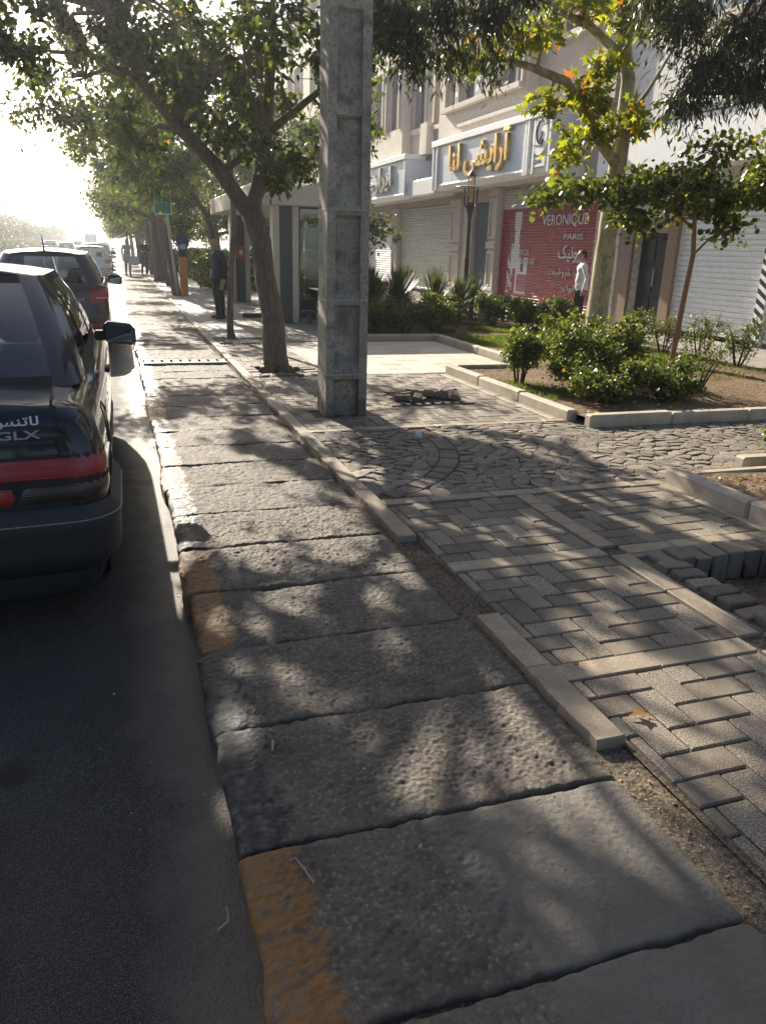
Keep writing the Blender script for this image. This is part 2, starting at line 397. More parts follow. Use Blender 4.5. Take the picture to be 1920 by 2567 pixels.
# steel grating across the slabs
gr = empty('drain_grating', (0, 0, 0), label='pale steel drain grating with slots set across the concrete kerb slabs', cat='grating')
STEEL = stone('worn_steel', (.22, .21, .19), (.34, .32, .29), 20, .55, .2, 150, .002)
b = MB(); b.box(.27, 1.43, 11.10, 11.15, .0, .022, .004); b.box(.27, 1.43, 11.42, 11.47, .0, .022, .004); b.build('frame', STEEL, gr)
bar = MB().box(-.045, .045, -.135, .135, .002, .020, .004).mesh('bar', STEEL)
for i in range(9): put('bar', bar, gr, (.34 + i * .128, 11.285, 0))
# ---- pale stone border between the slabs and the block paving
def border_stone(y0, y1, x0, x1, dz=0.0, name='border_stone', parent=None, rough_edge=False, rz=0):
    n = max(4, int((y1 - y0) / .05)); b = MB(); P = []
    for i in range(n + 1): P.append((x0 + (.012 * hn(y0 + i, x0, 3.3) - (.006 * abs(hn(i * .3, y0, 2.7)) if rough_edge else 0)), y0 + (y1 - y0) * i / n))
    poly = [(x1, y0), (x1, y1)] + P[::-1]
    b.prism(poly, -.10, .016, bev=.006); return b.build(name, TRAV, parent or pavement, loc=(0, 0, dz), rot=(R(random.uniform(-.4, .4)), 0, R(random.uniform(-.25, .25))), pivot=((x0 + x1) / 2, (y0 + y1) / 2, 0))
ys = [3.93, 4.86, 5.78, 6.74, 7.7, 8.62, 9.6, 10.5, 11.5, 12.45, 13.4, 14.3, 15.2, 16.1]
for a, c in zip(ys, ys[1:]): border_stone(a + .004, c - .004, 1.452 + random.uniform(-.006, .006), 1.562, random.uniform(-.006, .008))
border_stone(2.405, 2.89, 1.462, 1.572, -.004); border_stone(1.885, 2.398, 1.450, 1.566, .002, rough_edge=True)
# ---- herringbone block paving
UW = .125
PM = {}
def unit_paver(mat):
    if mat.name not in PM: PM[mat.name] = MB().box(-.5, .5, -.5, .5, -1, 0, .0).mesh('paver', mat)
    return PM[mat.name]
def paver_piece(x0, x1, y0, y1, mat, bev=.006):
    b = MB(); cx, cy = (x0 + x1) / 2, (y0 + y1) / 2; hx, hy = (x1 - x0) / 2, (y1 - y0) / 2
    key = (mat.name, round(hx * 200), round(hy * 200))
    if key not in PM: PM[key] = MB().box(-hx, hx, -hy, hy, -.06, 0, bev).mesh('paver', mat)
    return PM[key], (cx, cy)
def herring(rects, holes=(), ox=0.0, oy=0.0, gap=.0065):
    out = []
    for (X0, X1, Y0, Y1) in rects:
        for i in range(int((X0 - ox) / UW) - 2, int((X1 - ox) / UW) + 3):
            for j in range(int((Y0 - oy) / UW) - 2, int((Y1 - oy) / UW) + 3):
                kk = (i - j) % 4
                if kk == 0: r = (i, i + 2, j, j + 1, 0)
                elif kk == 2: r = (i, i + 1, j - 1, j + 1, 1)
                else: continue
                x0, x1, y0, y1 = ox + r[0] * UW, ox + r[1] * UW, oy + r[2] * UW, oy + r[3] * UW
                x0, x1, y0, y1 = max(x0, X0), min(x1, X1), max(y0, Y0), min(y1, Y1)
                if x1 - x0 < .03 or y1 - y0 < .03: continue
                cx, cy = (x0 + x1) / 2, (y0 + y1) / 2
                if any(h[0] < cx < h[1] and h[2] < cy < h[3] for h in holes): continue
                g2 = gap / 2; out.append((x0 + g2, x1 - g2, y0 + g2, y1 - g2, r[4]))
    return out
def lay(parent, cells, limit=300, name='paver', mats=(PAVE_D, PAVE_L), jit=1.0):
    cells = sorted(cells, key=lambda c: c[2] ** 2 + (c[0] * .6) ** 2); rest = MB()
    for n_, (x0, x1, y0, y1, o) in enumerate(cells):
        mat = mats[o] if random.random() > .06 else mats[1 - o]
        dz = .0035 * hn(x0, y0, 1.5) * jit + random.uniform(-.0022, .0022) * jit
        if n_ < limit:
            me, c = paver_piece(x0, x1, y0, y1, mat)
            put(name, me, parent, (c[0], c[1], dz), (R(random.uniform(-.5, .5) * jit), R(random.uniform(-.5, .5) * jit), R(random.uniform(-.6, .6) * jit)))
        else:
            rest.mi = 0 if mat is mats[0] else 1; rest.box(x0, x1, y0, y1, -.05, dz, .005)
    if len(cells) > limit: rest.build(name + 's_beyond', list(mats), parent, kind='stuff')
herr = holed('herringbone_paving', 1.56, 3.86, .3, 4.62, -.016, DIRT, PIT, kind='structure')
lay(herr, herring([(1.585, 2.525, .9, 2.275), (1.585, 2.525, 2.405, 3.395), (1.585, 2.525, 3.525, 4.545), (2.655, 3.72, 3.525, 4.545), (2.655, 3.72, 3.34, 3.395), (3.62, 3.8, 2.405, 3.34), (2.655, 3.72, .9, 2.275)], ox=.01, oy=.02))
def stripe_y(y0, y1, x0, x1, parent, n=None, dz=.002):
    L = x1 - x0; n = n or max(1, round(L / .42)); e = [x0 + L * i / n + (random.uniform(-.05, .05) if 0 < i < n else 0) for i in range(n + 1)]
    for a, c in zip(e, e[1:]): MB().box(a + .003, c - .003, y0, y1, -.06, 0, .004).build('border_stone', TRAV, parent, loc=(0, 0, dz + random.uniform(-.002, .003)), rot=(R(random.uniform(-.4, .4)), R(random.uniform(-.25, .25)), 0), pivot=((a + c) / 2, (y0 + y1) / 2, 0))
def stripe_x(x0, x1, y0, y1, parent, n=None, dz=.002):
    L = y1 - y0; n = n or max(1, round(L / .45)); e = [y0 + L * i / n + (random.uniform(-.05, .05) if 0 < i < n else 0) for i in range(n + 1)]
    for a, c in zip(e, e[1:]): MB().box(x0, x1, a + .003, c - .003, -.06, 0, .004).build('border_stone', TRAV, parent, loc=(0, 0, dz + random.uniform(-.002, .003)), rot=(R(random.uniform(-.3, .3)), R(random.uniform(-.4, .4)), 0), pivot=((x0 + x1) / 2, (a + c) / 2, 0))
stripe_y(2.28, 2.40, 1.578, 2.525, herr); stripe_y(2.28, 2.40, 2.66, 3.7, herr)
stripe_y(3.40, 3.52, 1.578, 2.525, herr); stripe_y(3.40, 3.52, 2.66, 3.72, herr)
stripe_y(4.55, 4.66, 1.578, 3.9, herr)
stripe_x(2.53, 2.65, .9, 2.275, herr); stripe_x(2.53, 2.65, 2.405, 3.395, herr); stripe_x(2.53, 2.65, 3.525, 4.545, herr, n=5)
# worn gutter of travertine beside the bed kerb
stripe_x(3.725, 3.79, 3.40, 4.54, herr)
# ---- cobbled crossing
cob = sheet('cobbled_paving', 1.57, 9.2, 4.60, 6.80, -.013, DIRT, kind='structure')
def clip(poly, nx, ny, c):                      # keep n.p <= c
    out = []
    for i, p in enumerate(poly):
        q = poly[(i + 1) % len(poly)]; dp = p[0] * nx + p[1] * ny - c; dq = q[0] * nx + q[1] * ny - c
        if dp <= 0: out.append(p)
        if dp * dq < 0: t_ = dp / (dp - dq); out.append((p[0] + (q[0] - p[0]) * t_, p[1] + (q[1] - p[1]) * t_))
    return out
CX0, CX1, CY0, CY1 = 1.575, 8.9, 4.68, 6.68
AC, AR = (.90, 6.30), 1.73
seeds = []
row = 0; y = CY0 + .06
while y < CY1:
    x = CX0 + (.10 if row % 2 else .0) + .05
    while x < CX1:
        seeds.append((x + random.uniform(-.035, .035), y + random.uniform(-.027, .027))); x += random.uniform(.10, .175)
    y += .096; row += 1
seeds = [s_ for s_ in seeds if abs(math.hypot(s_[0] - AC[0], s_[1] - AC[1]) - AR) > .10]
cells = []
S = np.array(seeds)
for s_ in seeds:
    poly = [(CX0, CY0), (CX1, CY0), (CX1, CY1), (CX0, CY1)]
    d = np.hypot(S[:, 0] - s_[0], S[:, 1] - s_[1])
    for k in np.argsort(d)[1:16]:
        o = seeds[k]; nx, ny = o[0] - s_[0], o[1] - s_[1]; L = math.hypot(nx, ny); nx /= L; ny /= L
        poly = clip(poly, nx, ny, (s_[0] + o[0]) / 2 * nx + (s_[1] + o[1]) / 2 * ny - .0032)
        if not poly: break
    if len(poly) < 3: continue
    dd = math.hypot(s_[0] - AC[0], s_[1] - AC[1]); nx, ny = (s_[0] - AC[0]) / dd, (s_[1] - AC[1]) / dd
    cc = nx * AC[0] + ny * AC[1]
    if dd > AR: poly = clip(poly, -nx, -ny, -(cc + AR + .085))
    else: poly = clip(poly, nx, ny, cc + AR - .085)
    if len(poly) >= 3: cells.append((s_, poly))
cells.sort(key=lambda c: c[0][0] ** 2 * .5 + c[0][1] ** 2)
restc = MB()
for n_, (s_, poly) in enumerate(cells):
    A = .5 * abs(sum(poly[i][0] * poly[(i + 1) % len(poly)][1] - poly[(i + 1) % len(poly)][0] * poly[i][1] for i in range(len(poly))))
    if A < .0015: continue
    cx = sum(p[0] for p in poly) / len(poly); cy = sum(p[1] for p in poly) / len(poly)
    # subdivide the outline so it rounds off, then three rings up to a domed, tilted top
    pts = []
    for i, p in enumerate(poly):
        q = poly[(i + 1) % len(poly)]
        for t_ in (.10, .90): pts.append((p[0] + (q[0] - p[0]) * t_, p[1] + (q[1] - p[1]) * t_))
    n = len(pts); h = random.uniform(.001, .008); tx, ty = random.uniform(-.12, .12), random.uniform(-.15, .15)
    V = []
    for sc_, z in ((1.0, -.045), (1.0, -.010), (.955, .5), (.66, .9)):
        for p in pts:
            X, Y = cx + (p[0] - cx) * sc_, cy + (p[1] - cy) * sc_
            zz = z if z < 0 else h * z + (X - cx) * tx + (Y - cy) * ty + .009 * hn(X, Y, 17)
            V.append((X - cx, Y - cy, zz))
    V.append((0, 0, h + .003 * hn(cx, cy, 9)))
    F = []
    for r_ in range(3): F += [(r_ * n + i, r_ * n + (i + 1) % n, (r_ + 1) * n + (i + 1) % n, (r_ + 1) * n + i) for i in range(n)]
    F += [(3 * n + i, 3 * n + (i + 1) % n, 4 * n) for i in range(n)]
    if n_ < 300: MB().add(V, F).build('cobble', COBB, cob, angle=50, loc=(cx, cy, -.004))
    else: restc.add([(v[0] + cx, v[1] + cy, v[2] - .004) for v in V], F)
if restc.v: restc.build('cobbles_beyond', COBB, cob, angle=50, kind='stuff')
na = 13
for i in range(na):                             # the arc of flat stones laid among the cobbles
    a0, a1 = R(-64) + R(64) * i / na, R(-64) + R(64) * (i + 1) / na
    P = [(AC[0] + r_ * math.cos(a), AC[1] + r_ * math.sin(a)) for r_, a in ((AR - .075, a0 + .003), (AR + .075, a0 + .003), (AR + .075, a1 - .003), (AR - .075, a1 - .003))]
    if min(p[1] for p in P) < CY0 + .0: continue
    MB().prism(P, -.05, random.uniform(-.004, .004), bev=.006).build('arc_stone', PAVE_D, cob)
blk = holed('block_paving', 1.565, 4.4, 6.70, 13.7, -.014, DIRT, PIT1, kind='structure')
stripe_y(6.70, 6.80, 1.578, 4.42, blk)
hol = [(PIT1[0] - .07, PIT1[1] + .07, PIT1[2] - .07, PIT1[3] + .07), (PIT2[0] - .07, PIT2[1] + .07, PIT2[2] - .07, PIT2[3] + .07), (BROKEN[0], BROKEN[1], BROKEN[2], BROKEN[3]), (1.83, 2.29, 7.3, 7.68)]
PAVE_M = stone('paver_worn', (.115, .093, .073), (.195, .162, .127), 14, .75, .5, 120, .003, rnd=.34, dirt=((.25, .21, .165), .6), spec=.4)
lay(blk, herring([(1.585, 2.6, 6.81, 13.66), (2.6, 4.12, 6.81, 9.86)], hol, ox=.03, oy=.05), mats=(PAVE_M, PAVE_L))
stripe_x(4.13, 4.22, 6.82, 9.8, blk)
tl = sheet('tiled_paving', 2.6, 5.7, 9.8, 13.75, -.026, DIRT, kind='structure')
stripe_x(2.605, 2.70, 9.9, 13.66, tl, n=8)
tm = MB().box(-.2, .2, -.2, .2, -.04, 0, .004).mesh('tile', TILE)
for i in range(8):
    for j in range(10):
        x, y = 2.91 + i * .405, 10.10 + j * .405
        if x > 5.62 or y > 13.6: continue
        put('tile', tm, tl, (x, y, random.uniform(-.002, .002)), (R(random.uniform(-.2, .2)), R(random.uniform(-.2, .2)), 0))
def m_farpave():
    t = NT('far_paving'); mp = t.n('TexBrick'); mp.inputs['Scale'].default_value = 1.0
    mp.inputs['Brick Width'].default_value = .8; mp.inputs['Row Height'].default_value = .4; mp.inputs['Mortar Size'].default_value = .012
    mp.inputs['Color1'].default_value = (.34, .31, .265, 1); mp.inputs['Color2'].default_value = (.27, .245, .21, 1); mp.inputs['Mortar'].default_value = (.16, .14, .115, 1)
    t.l(t.pos(), mp.inputs['Vector']); c = t.mix(t.ramp(t.noise(.8, 5, .65), [(.4, 0.), (.7, .6)]), mp.outputs['Color'], (.2, .175, .145))
    t.col(c).set(Roughness=.6); t.bump(mp.outputs['Fac'], -.5, .006); t.bump(t.noise(90, 3), .3, .003); return t.mat
FARP = m_farpave()
fw = sheet('footway', 1.57, 11.6, 13.72, 420, -.006, FARP, kind='structure')
fs = sheet('kerb_walk', .2, 1.45, 15.95, 420, -.004, SLAB_P, kind='structure')
for k in range(24):
    MB().box(.205, .36, 15.95 + k * 2, 17.94 + k * 2, -.13, .006, .02).build('kerb_stone', (SLAB_B, SLAB_P)[k % 2], fs)
    border_stone(16.11 + k * 2, 18.1 + k * 2, 1.455, 1.56, 0, parent=fs)
shopwalk = sheet('shop_walk', 9.0, 11.62, 3.0, 13.72, .004, FARP, kind='structure')
# ---- brick edging of the tree pits
def pit(x0, x1, y0, y1, depth, parent, n=None, missing=()):
    bm_ = [MB().box(-.05, .05, -.11, .11, -.17, 0, .007).mesh('brick', m_) for m_ in (PAVE_D, PAVE_M, PAVE_L)]
    k = 0
    def one(x, y, rz):
        nonlocal k; k += 1
        if k in missing: return
        put('brick', random.choice(bm_), parent, (x, y, .018 + random.uniform(-.012, .012)), (R(random.uniform(-3, 3)), R(random.uniform(-3, 3)), rz + R(random.uniform(-3, 3))), (.98, .80, 1))
    nx = int((x1 - x0) / .108); ny = int((y1 - y0) / .108)
    for i in range(nx + 1):
        for yy in (y0, y1): one(x0 + (x1 - x0) * i / nx, yy, 0)
    for j in range(1, ny):
        for xx in (x0, x1): one(xx, y0 + (y1 - y0) * j / ny, R(90))
    MB().grid(lambda u, v: (x0 + (x1 - x0) * u, y0 + (y1 - y0) * v, -depth + .02 * hn(u * 3, v * 3, 2, x0)), 8, 8).build('pit_soil', SOIL, parent, smooth=True)
pit(PIT[0] + .05, PIT[1] - .03, PIT[2] + .05, PIT[3] - .05, .15, herr)
pit(*PIT1, .10, blk); pit(*PIT2, .026, fw)
# broken-up patch with loose bricks
MB().grid(lambda u, v: (BROKEN[0] - .03 + .9 * u, BROKEN[2] - .03 + .83 * v, -.012 + .02 * hn(u * 3, v * 3, 1.7, 4) + .012 * max(0, 1 - 2.6 * math.hypot(u - .5, v - .55))), 14, 14).build('rubble_bed', DIRT, blk, smooth=True)
for i in range(8): put('brick', MB().box(-.09, .09, -.045, .045, -.05, 0, .006).mesh('brick', PAVE_M), blk, (2.80 + i * .115, 7.76, .012), (0, 0, R(random.uniform(-4, 4))))
for i in range(7): put('brick', MB().box(-.045, .045, -.055, .055, -.05, 0, .006).mesh('brick', PAVE_D), blk, (2.77, 7.85 + i * .115, .012), (0, R(random.uniform(-8, 8)), R(random.uniform(-6, 6))))
loose = [(3.02, 8.2, 0), (3.12, 8.02, 60), (3.27, 8.12, 20), (3.30, 8.30, 100), (3.45, 8.10, -20), (3.55, 8.02, 75), (3.42, 8.27, 40), (3.16, 8.38, 10), (3.58, 8.22, 15), (2.95, 8.05, -40)]
for i, (x, y, a) in enumerate(loose):
    MB().box(-.09, .09, -.045, .045, -.03, .03, .006).build('loose_brick', random.choice((PAVE_D, PAVE_M, PAVE_L)), loc=(x, y, .028 + .022 * (i % 3 == 2)), rot=(R(random.uniform(-16, 16)), R(random.uniform(-16, 16)), R(a)),
        label='loose grey paving brick lying in the broken patch right of the concrete pole', cat='brick', group='loose bricks in the broken paving')

# ================================================================== planting beds
def kerb_run(parent, pts, w=.12, h=.118, seg=.95, z0=-.05):
    for (xa, ya), (xb, yb) in zip(pts, pts[1:]):
        L = math.hypot(xb - xa, yb - ya); n = max(1, round(L / seg)); a = math.atan2(yb - ya, xb - xa)
        for i in range(n):
            t_ = (i + .5) / n; x, y = xa + (xb - xa) * t_, ya + (yb - ya) * t_
            MB().box(-L / n / 2 + .004, L / n / 2 - .004, -w / 2, w / 2, z0, h, .016).build('kerb_stone', KERBC, parent, loc=(x, y, random.uniform(-.006, .006)), rot=(R(random.uniform(-.8, .8)), R(random.uniform(-.4, .4)), a + R(random.uniform(-.4, .4))))
def bed(name, x0, x1, y0, y1, z, amp, mat, nx, ny):
    return MB().grid(lambda u, v: (x0 + (x1 - x0) * u, y0 + (y1 - y0) * v, z + amp * hn(x0 + (x1 - x0) * u, y0 + (y1 - y0) * v, 1.1) + amp * .3 * hn(u * 9, v * 9, 2.3)), nx, ny).build(name, mat, smooth=True, kind='structure')
bedA = bed('soil_bed', 4.30, 9.02, 6.47, 9.84, .075, .03, SOIL, 60, 44)
kerb_run(bedA, [(4.285, 6.66), (4.285, 9.86)]); kerb_run(bedA, [(4.30, 6.43), (9.1, 6.36)]); kerb_run(bedA, [(4.36, 9.80), (5.6, 9.80)], h=.12)
kerb_run(bedA, [(9.06, 6.5), (9.06, 13.7)], h=.07)
bedB = bed('lawn_bed', 5.62, 9.02, 9.84, 13.72, .07, .025, SOIL, 40, 40)
kerb_run(bedB, [(5.66, 9.9), (5.66, 13.62)])
bedC = bed('shrub_bed', 4.25, 8.85, 13.72, 16.9, .075, .03, SOIL, 40, 30)
kerb_run(bedC, [(4.2, 13.68), (5.7, 13.68)]); kerb_run(bedC, [(4.22, 13.8), (4.22, 16.9)]); kerb_run(bedC, [(8.88, 13.72), (8.88, 16.9)], h=.08)
kerb_run(bedC, [(5.75, 13.70), (8.85, 13.70)], h=.05)
bedE = bed('back_bed', 5.1, 8.3, 16.9, 34, .075, .03, SOIL, 30, 90)
kerb_run(bedE, [(4.3, 16.95), (5.1, 16.95)]); kerb_run(bedE, [(5.08, 17.0), (5.08, 34)]); kerb_run(bedE, [(8.33, 16.92), (8.33, 34)], h=.08)
bedD = bed('corner_bed', 3.86, 8.6, 1.0, 4.62, .065, .02, SOIL, 40, 40)
kerb_run(bedD, [(3.84, 1.2), (3.84, 4.57)], h=.125); kerb_run(bedD, [(3.98, 4.50), (4.95, 4.50)], h=.085, w=.09); kerb_run(bedD, [(4.60, 4.72), (8.6, 4.60)], h=.125)

# ================================================================== shop buildings on the right
BEIGE = stone('cream_stone', (.58, .51, .43), (.69, .62, .535), 2.2, .8, .25, 60, .003, spots=[(18, (.51, .445, .37), .2)], spec=.25)
ROSE = stone('rose_stone', (.44, .37, .315), (.53, .455, .39), 2.4, .8, .25, 60, .003, spec=.25)
PLAST = stone('grey_plaster', (.60, .58, .555), (.68, .66, .635), .9, .7, .15, 40, .003, spots=[(7, (.45, .425, .40), .25)], spec=.3)
MARB = stone('white_marble', (.58, .54, .48), (.70, .66, .60), 3.0, .45, .1, 40, .002, spots=[(9, (.47, .43, .37), .1)])
BROWN = stone('brown_granite', (.175, .12, .085), (.27, .19, .14), 12, .35, .1, 80, .002, spots=[(90, (.33, .25, .19), .1)])
PANEL = plain('sign_panel', (.62, .66, .73), .35, .0, .5, .06, 3)
WHITEM = plain('white_metal', (.80, .80, .80), .4, 0, .5, .05, 4)
SHUT = stone('shutter_grey', (.54, .51, .455), (.63, .60, .54), 2.5, .5, .1, 60, .002, spots=[(25, (.40, .375, .33), .2)])
SHUTW = stone('shutter_white', (.72, .73, .74), (.80, .81, .82), 2.5, .45, .1, 60, .002, spots=[(25, (.55, .56, .57), .25)])
BLACKP = plain('black_paint', (.015, .015, .017), .4)
GOLD = plain('gold_letters', (.72, .52, .22), .3, .85, .5, .2, 14)
SILVER = plain('silver_letters', (.55, .54, .52), .3, .85)
WINGL = NT('window_glass').col((.10, .125, .16)).set(Roughness=.04).mat; WINGL.node_tree.nodes['Principled BSDF'].inputs['Specular IOR Level'].default_value = .9
FRAME = plain('window_frame', (.60, .57, .52), .5)
INKW = plain('white_print', (.72, .68, .68), .5); INKR = plain('red_print', (.29, .009, .030), .45, 0, .4, .12, 5); INKG = plain('print_grey', (.45, .47, .50), .5); INKD = plain('print_dark', (.06, .05, .08), .5); INKP = plain('print_pink', (.40, .09, .15), .5); INKN = plain('print_green', (.12, .17, .12), .5)

AR_ = {'آ': (0xFE81, 2), 'ا': (0xFE8D, 2), 'ب': (0xFE8F, 4), 'پ': (0xFB56, 4), 'ت': (0xFE95, 4), 'ج': (0xFE9D, 4), 'ذ': (0xFEAB, 2), 'ر': (0xFEAD, 2), 'ز': (0xFEAF, 2), 'س': (0xFEB1, 4), 'ش': (0xFEB5, 4), 'ط': (0xFEC1, 4), 'ع': (0xFEC9, 4), 'ق': (0xFED5, 4), 'ل': (0xFEDD, 4), 'م': (0xFEE1, 4), 'ن': (0xFEE5, 4), 'ه': (0xFEE9, 4), 'و': (0xFEED, 2), 'ی': (0xFBFC, 4), 'ک': (0xFB8E, 4)}
def shape(s):
    if not any(c in AR_ for c in s): return s
    out = []
    for i, c in enumerate(s):
        if c not in AR_: out.append(c); continue
        b_, n_ = AR_[c]; pv = i > 0 and s[i - 1] in AR_ and AR_[s[i - 1]][1] == 4; nx = i < len(s) - 1 and s[i + 1] in AR_ and n_ == 4
        out.append(chr(b_ + (3 if pv and nx else 2 if nx else 1 if pv else 0)))
    return ''.join(reversed(out))
def text_mesh(txt, width, height=None, depth=.01, bold=0.0, mat=None, bevel=0.0):
    """letters in the XY plane, centred, scaled to width (and height); extruded along Z"""
    cu = bpy.data.curves.new('text', 'FONT'); cu.body = shape(txt); cu.size = 1; cu.resolution_u = 3; cu.offset = bold; cu.extrude = .5
    o = bpy.data.objects.new('text', cu); me = bpy.data.meshes.new_from_object(o)
    bpy.data.objects.remove(o); bpy.data.curves.remove(cu)
    n = len(me.vertices); co = np.empty(n * 3, np.float32); me.vertices.foreach_get('co', co); co = co.reshape(-1, 3)
    lo, hi = co.min(0), co.max(0); s_ = width / (hi[0] - lo[0]); sy = height / (hi[1] - lo[1]) if height else s_
    co = (co - (lo + hi) / 2) * [s_, sy, depth / (hi[2] - lo[2])]
    me.vertices.foreach_set('co', co.astype(np.float32).ravel()); me.materials.clear()
    if mat: me.materials.append(mat)
    me.update(); return me
def wall_text(txt, parent, x, yc, zc, width, height, depth, mat, bold=0.0, name='lettering', **k):
    """text on a face that looks towards -X: reading direction runs towards -Y"""
    me = text_mesh(txt, width, height, depth, bold, mat)
    M = Matrix(((0, 0, -1, x), (-1, 0, 0, yc), (0, 1, 0, zc), (0, 0, 0, 1)))
    me.transform(M); return put(name, me, parent, **k)

def wall(name, X0, X1, Y0, Y1, Z0, Z1, openings, mat, parent):
    ys = sorted({Y0, Y1, *[o[0] for o in openings], *[o[1] for o in openings]}); zs = sorted({Z0, Z1, *[o[2] for o in openings], *[o[3] for o in openings]})
    ys = [y for y in ys if Y0 <= y <= Y1]; zs = [z for z in zs if Z0 <= z <= Z1]
    b = MB()
    for ya, yb in zip(ys, ys[1:]):
        z0 = None
        for za, zb in zip(zs, zs[1:]):
            solid = not any(o[0] < (ya + yb) / 2 < o[1] and o[2] < (za + zb) / 2 < o[3] for o in openings)
            if solid and z0 is None: z0 = za
            if (not solid) and z0 is not None: b.box(X0, X1, ya, yb, z0, za); z0 = None
        if z0 is not None: b.box(X0, X1, ya, yb, z0, zs[-1])
    return b.build(name, mat, parent)
def window(parent, X, y0, y1, z0, z1, cols=2, surround=.09, proud=.07, sill=True, glass_=None):
    """glass set back in an opening, with a raised stone surround"""
    w = MB().box(X + .20, X + .235, y0, y1, z0, z1).build('window', glass_ or WINGL, parent)
    f = MB()
    for y in [y0 + .03] + [y0 + (y1 - y0) * i / cols for i in range(1, cols)] + [y1 - .03]: f.box(X + .15, X + .198, y - .025, y + .025, z0, z1)
    f.box(X + .152, X + .196, y0, y1, z0, z0 + .05); f.box(X + .152, X + .196, y0, y1, z1 - .05, z1); f.build('frame', FRAME, w)
    s_ = MB(); s_.box(X - proud, X + .02, y0 - surround, y0, z0, z1 + surround); s_.box(X - proud, X + .02, y1, y1 + surround, z0, z1 + surround)
    s_.box(X - proud - .003, X + .02, y0, y1, z1, z1 + surround); s_.build('surround', BEIGE, w)
    if sill: MB().box(X - proud - .10, X + .02, y0 - surround - .02, y1 + surround + .02, z0 - .15, z0 - .002, .008).build('sill', BEIGE, w)
    return w
def slats(parent, X, y0, y1, z0, z1, pitch, mat, pic=None, seg=None, mats=None):
    n = int(round((z1 - z0) / pitch)); p = (z1 - z0) / n
    prof = [(.0, 0.0), (-.010, .12 * p), (-.017, .45 * p), (-.010, .86 * p), (.0, p - .006), (.012, p - .004), (.012, .004)]
    def make(segs):
        b = MB()
        for (a, c, mi) in segs:
            b.mi = mi; m = len(prof); vs = [(x, a, z) for x, z in prof] + [(x, c, z) for x, z in prof]
            b.add(vs, [(i, (i + 1) % m, m + (i + 1) % m, m + i) for i in range(m)])
        b.mi = 0; return b.mesh('slat', mats or mat, angle=70)
    me = None if pic else make([(y0, y1, 0)])
    for k in range(n):
        if pic:
            segs = []; cur = None
            ns = int((y1 - y0) / seg)
            for i in range(ns):
                a, c = y0 + (y1 - y0) * i / ns, y0 + (y1 - y0) * (i + 1) / ns; mi = pic((a + c) / 2, z0 + (k + .5) * p)
                if cur and cur[2] == mi: cur[1] = c
                else:
                    cur = [a, c, mi]; segs.append(cur)
            me = make(segs)
        put('slat', me, parent, (X, 0, z0 + k * p))
def pilaster(parent, X, y0, y1, z1, mat=BEIGE):
    b = MB(); ym = z1 * .52
    b.box(X - .10, X + .2, y0, y1, 0, z1); b.box(X - .17, X - .09, y0 - .04, y1 + .04, ym - .11, ym + .11, .01)
    b.box(X - .17, X - .09, y0 - .04, y1 + .04, 0, .35, .01); b.box(X - .17, X - .09, y0 - .04, y1 + .04, z1 - .22, z1, .01)
    for za, zb in ((.42, ym - .17), (ym + .17, z1 - .28)):
        b.box(X - .145, X - .09, y0, y0 + .10, za, zb, .008); b.box(X - .145, X - .09, y1 - .10, y1, za, zb, .008)
        b.box(X - .142, X - .09, y0 + .102, y1 - .102, za, za + .1, .008); b.box(X - .142, X - .09, y0 + .102, y1 - .102, zb - .1, zb, .008)
    return b.build('pilaster', mat, parent)

bld = empty('shop_building', (11.6, 17.4, 0), label='cream stone shop building with roller shutters, window bays and protruding signs', cat='building')
bld.location = (0, 0, 0)
SX = 11.6
op = [(17.95, 23.25, 0, 3.45), (23.95, 25.35, 0, 3.15), (27.05, 32.65, 0, 3.22), (33.5, 37.2, 0, 2.75), (38.2, 43.2, 0, 3.2), (44.4, 49.5, 0, 3.2), (50.6, 56, 0, 3.2)]
wall('wall', SX, SX + .4, 17.05, 75, 0, 5.0, op, ROSE, bld)
MB().box(SX + .41, SX + 8, 17.05, 75, 0, 13.9).build('core', ROSE, bld)
for y0, y1, z1 in ((32.72, 33.42, 3.2), (26.15, 27.0, 3.3), (23.32, 23.9, 3.5), (37.3, 38.1, 3.2), (43.3, 44.3, 3.2), (49.6, 50.5, 3.2)): pilaster(bld, SX, y0, y1, z1)
MB().box(SX - .05, SX + .01, 25.4, 26.1, 0, 3.3).build('wall_panel', BEIGE, bld)
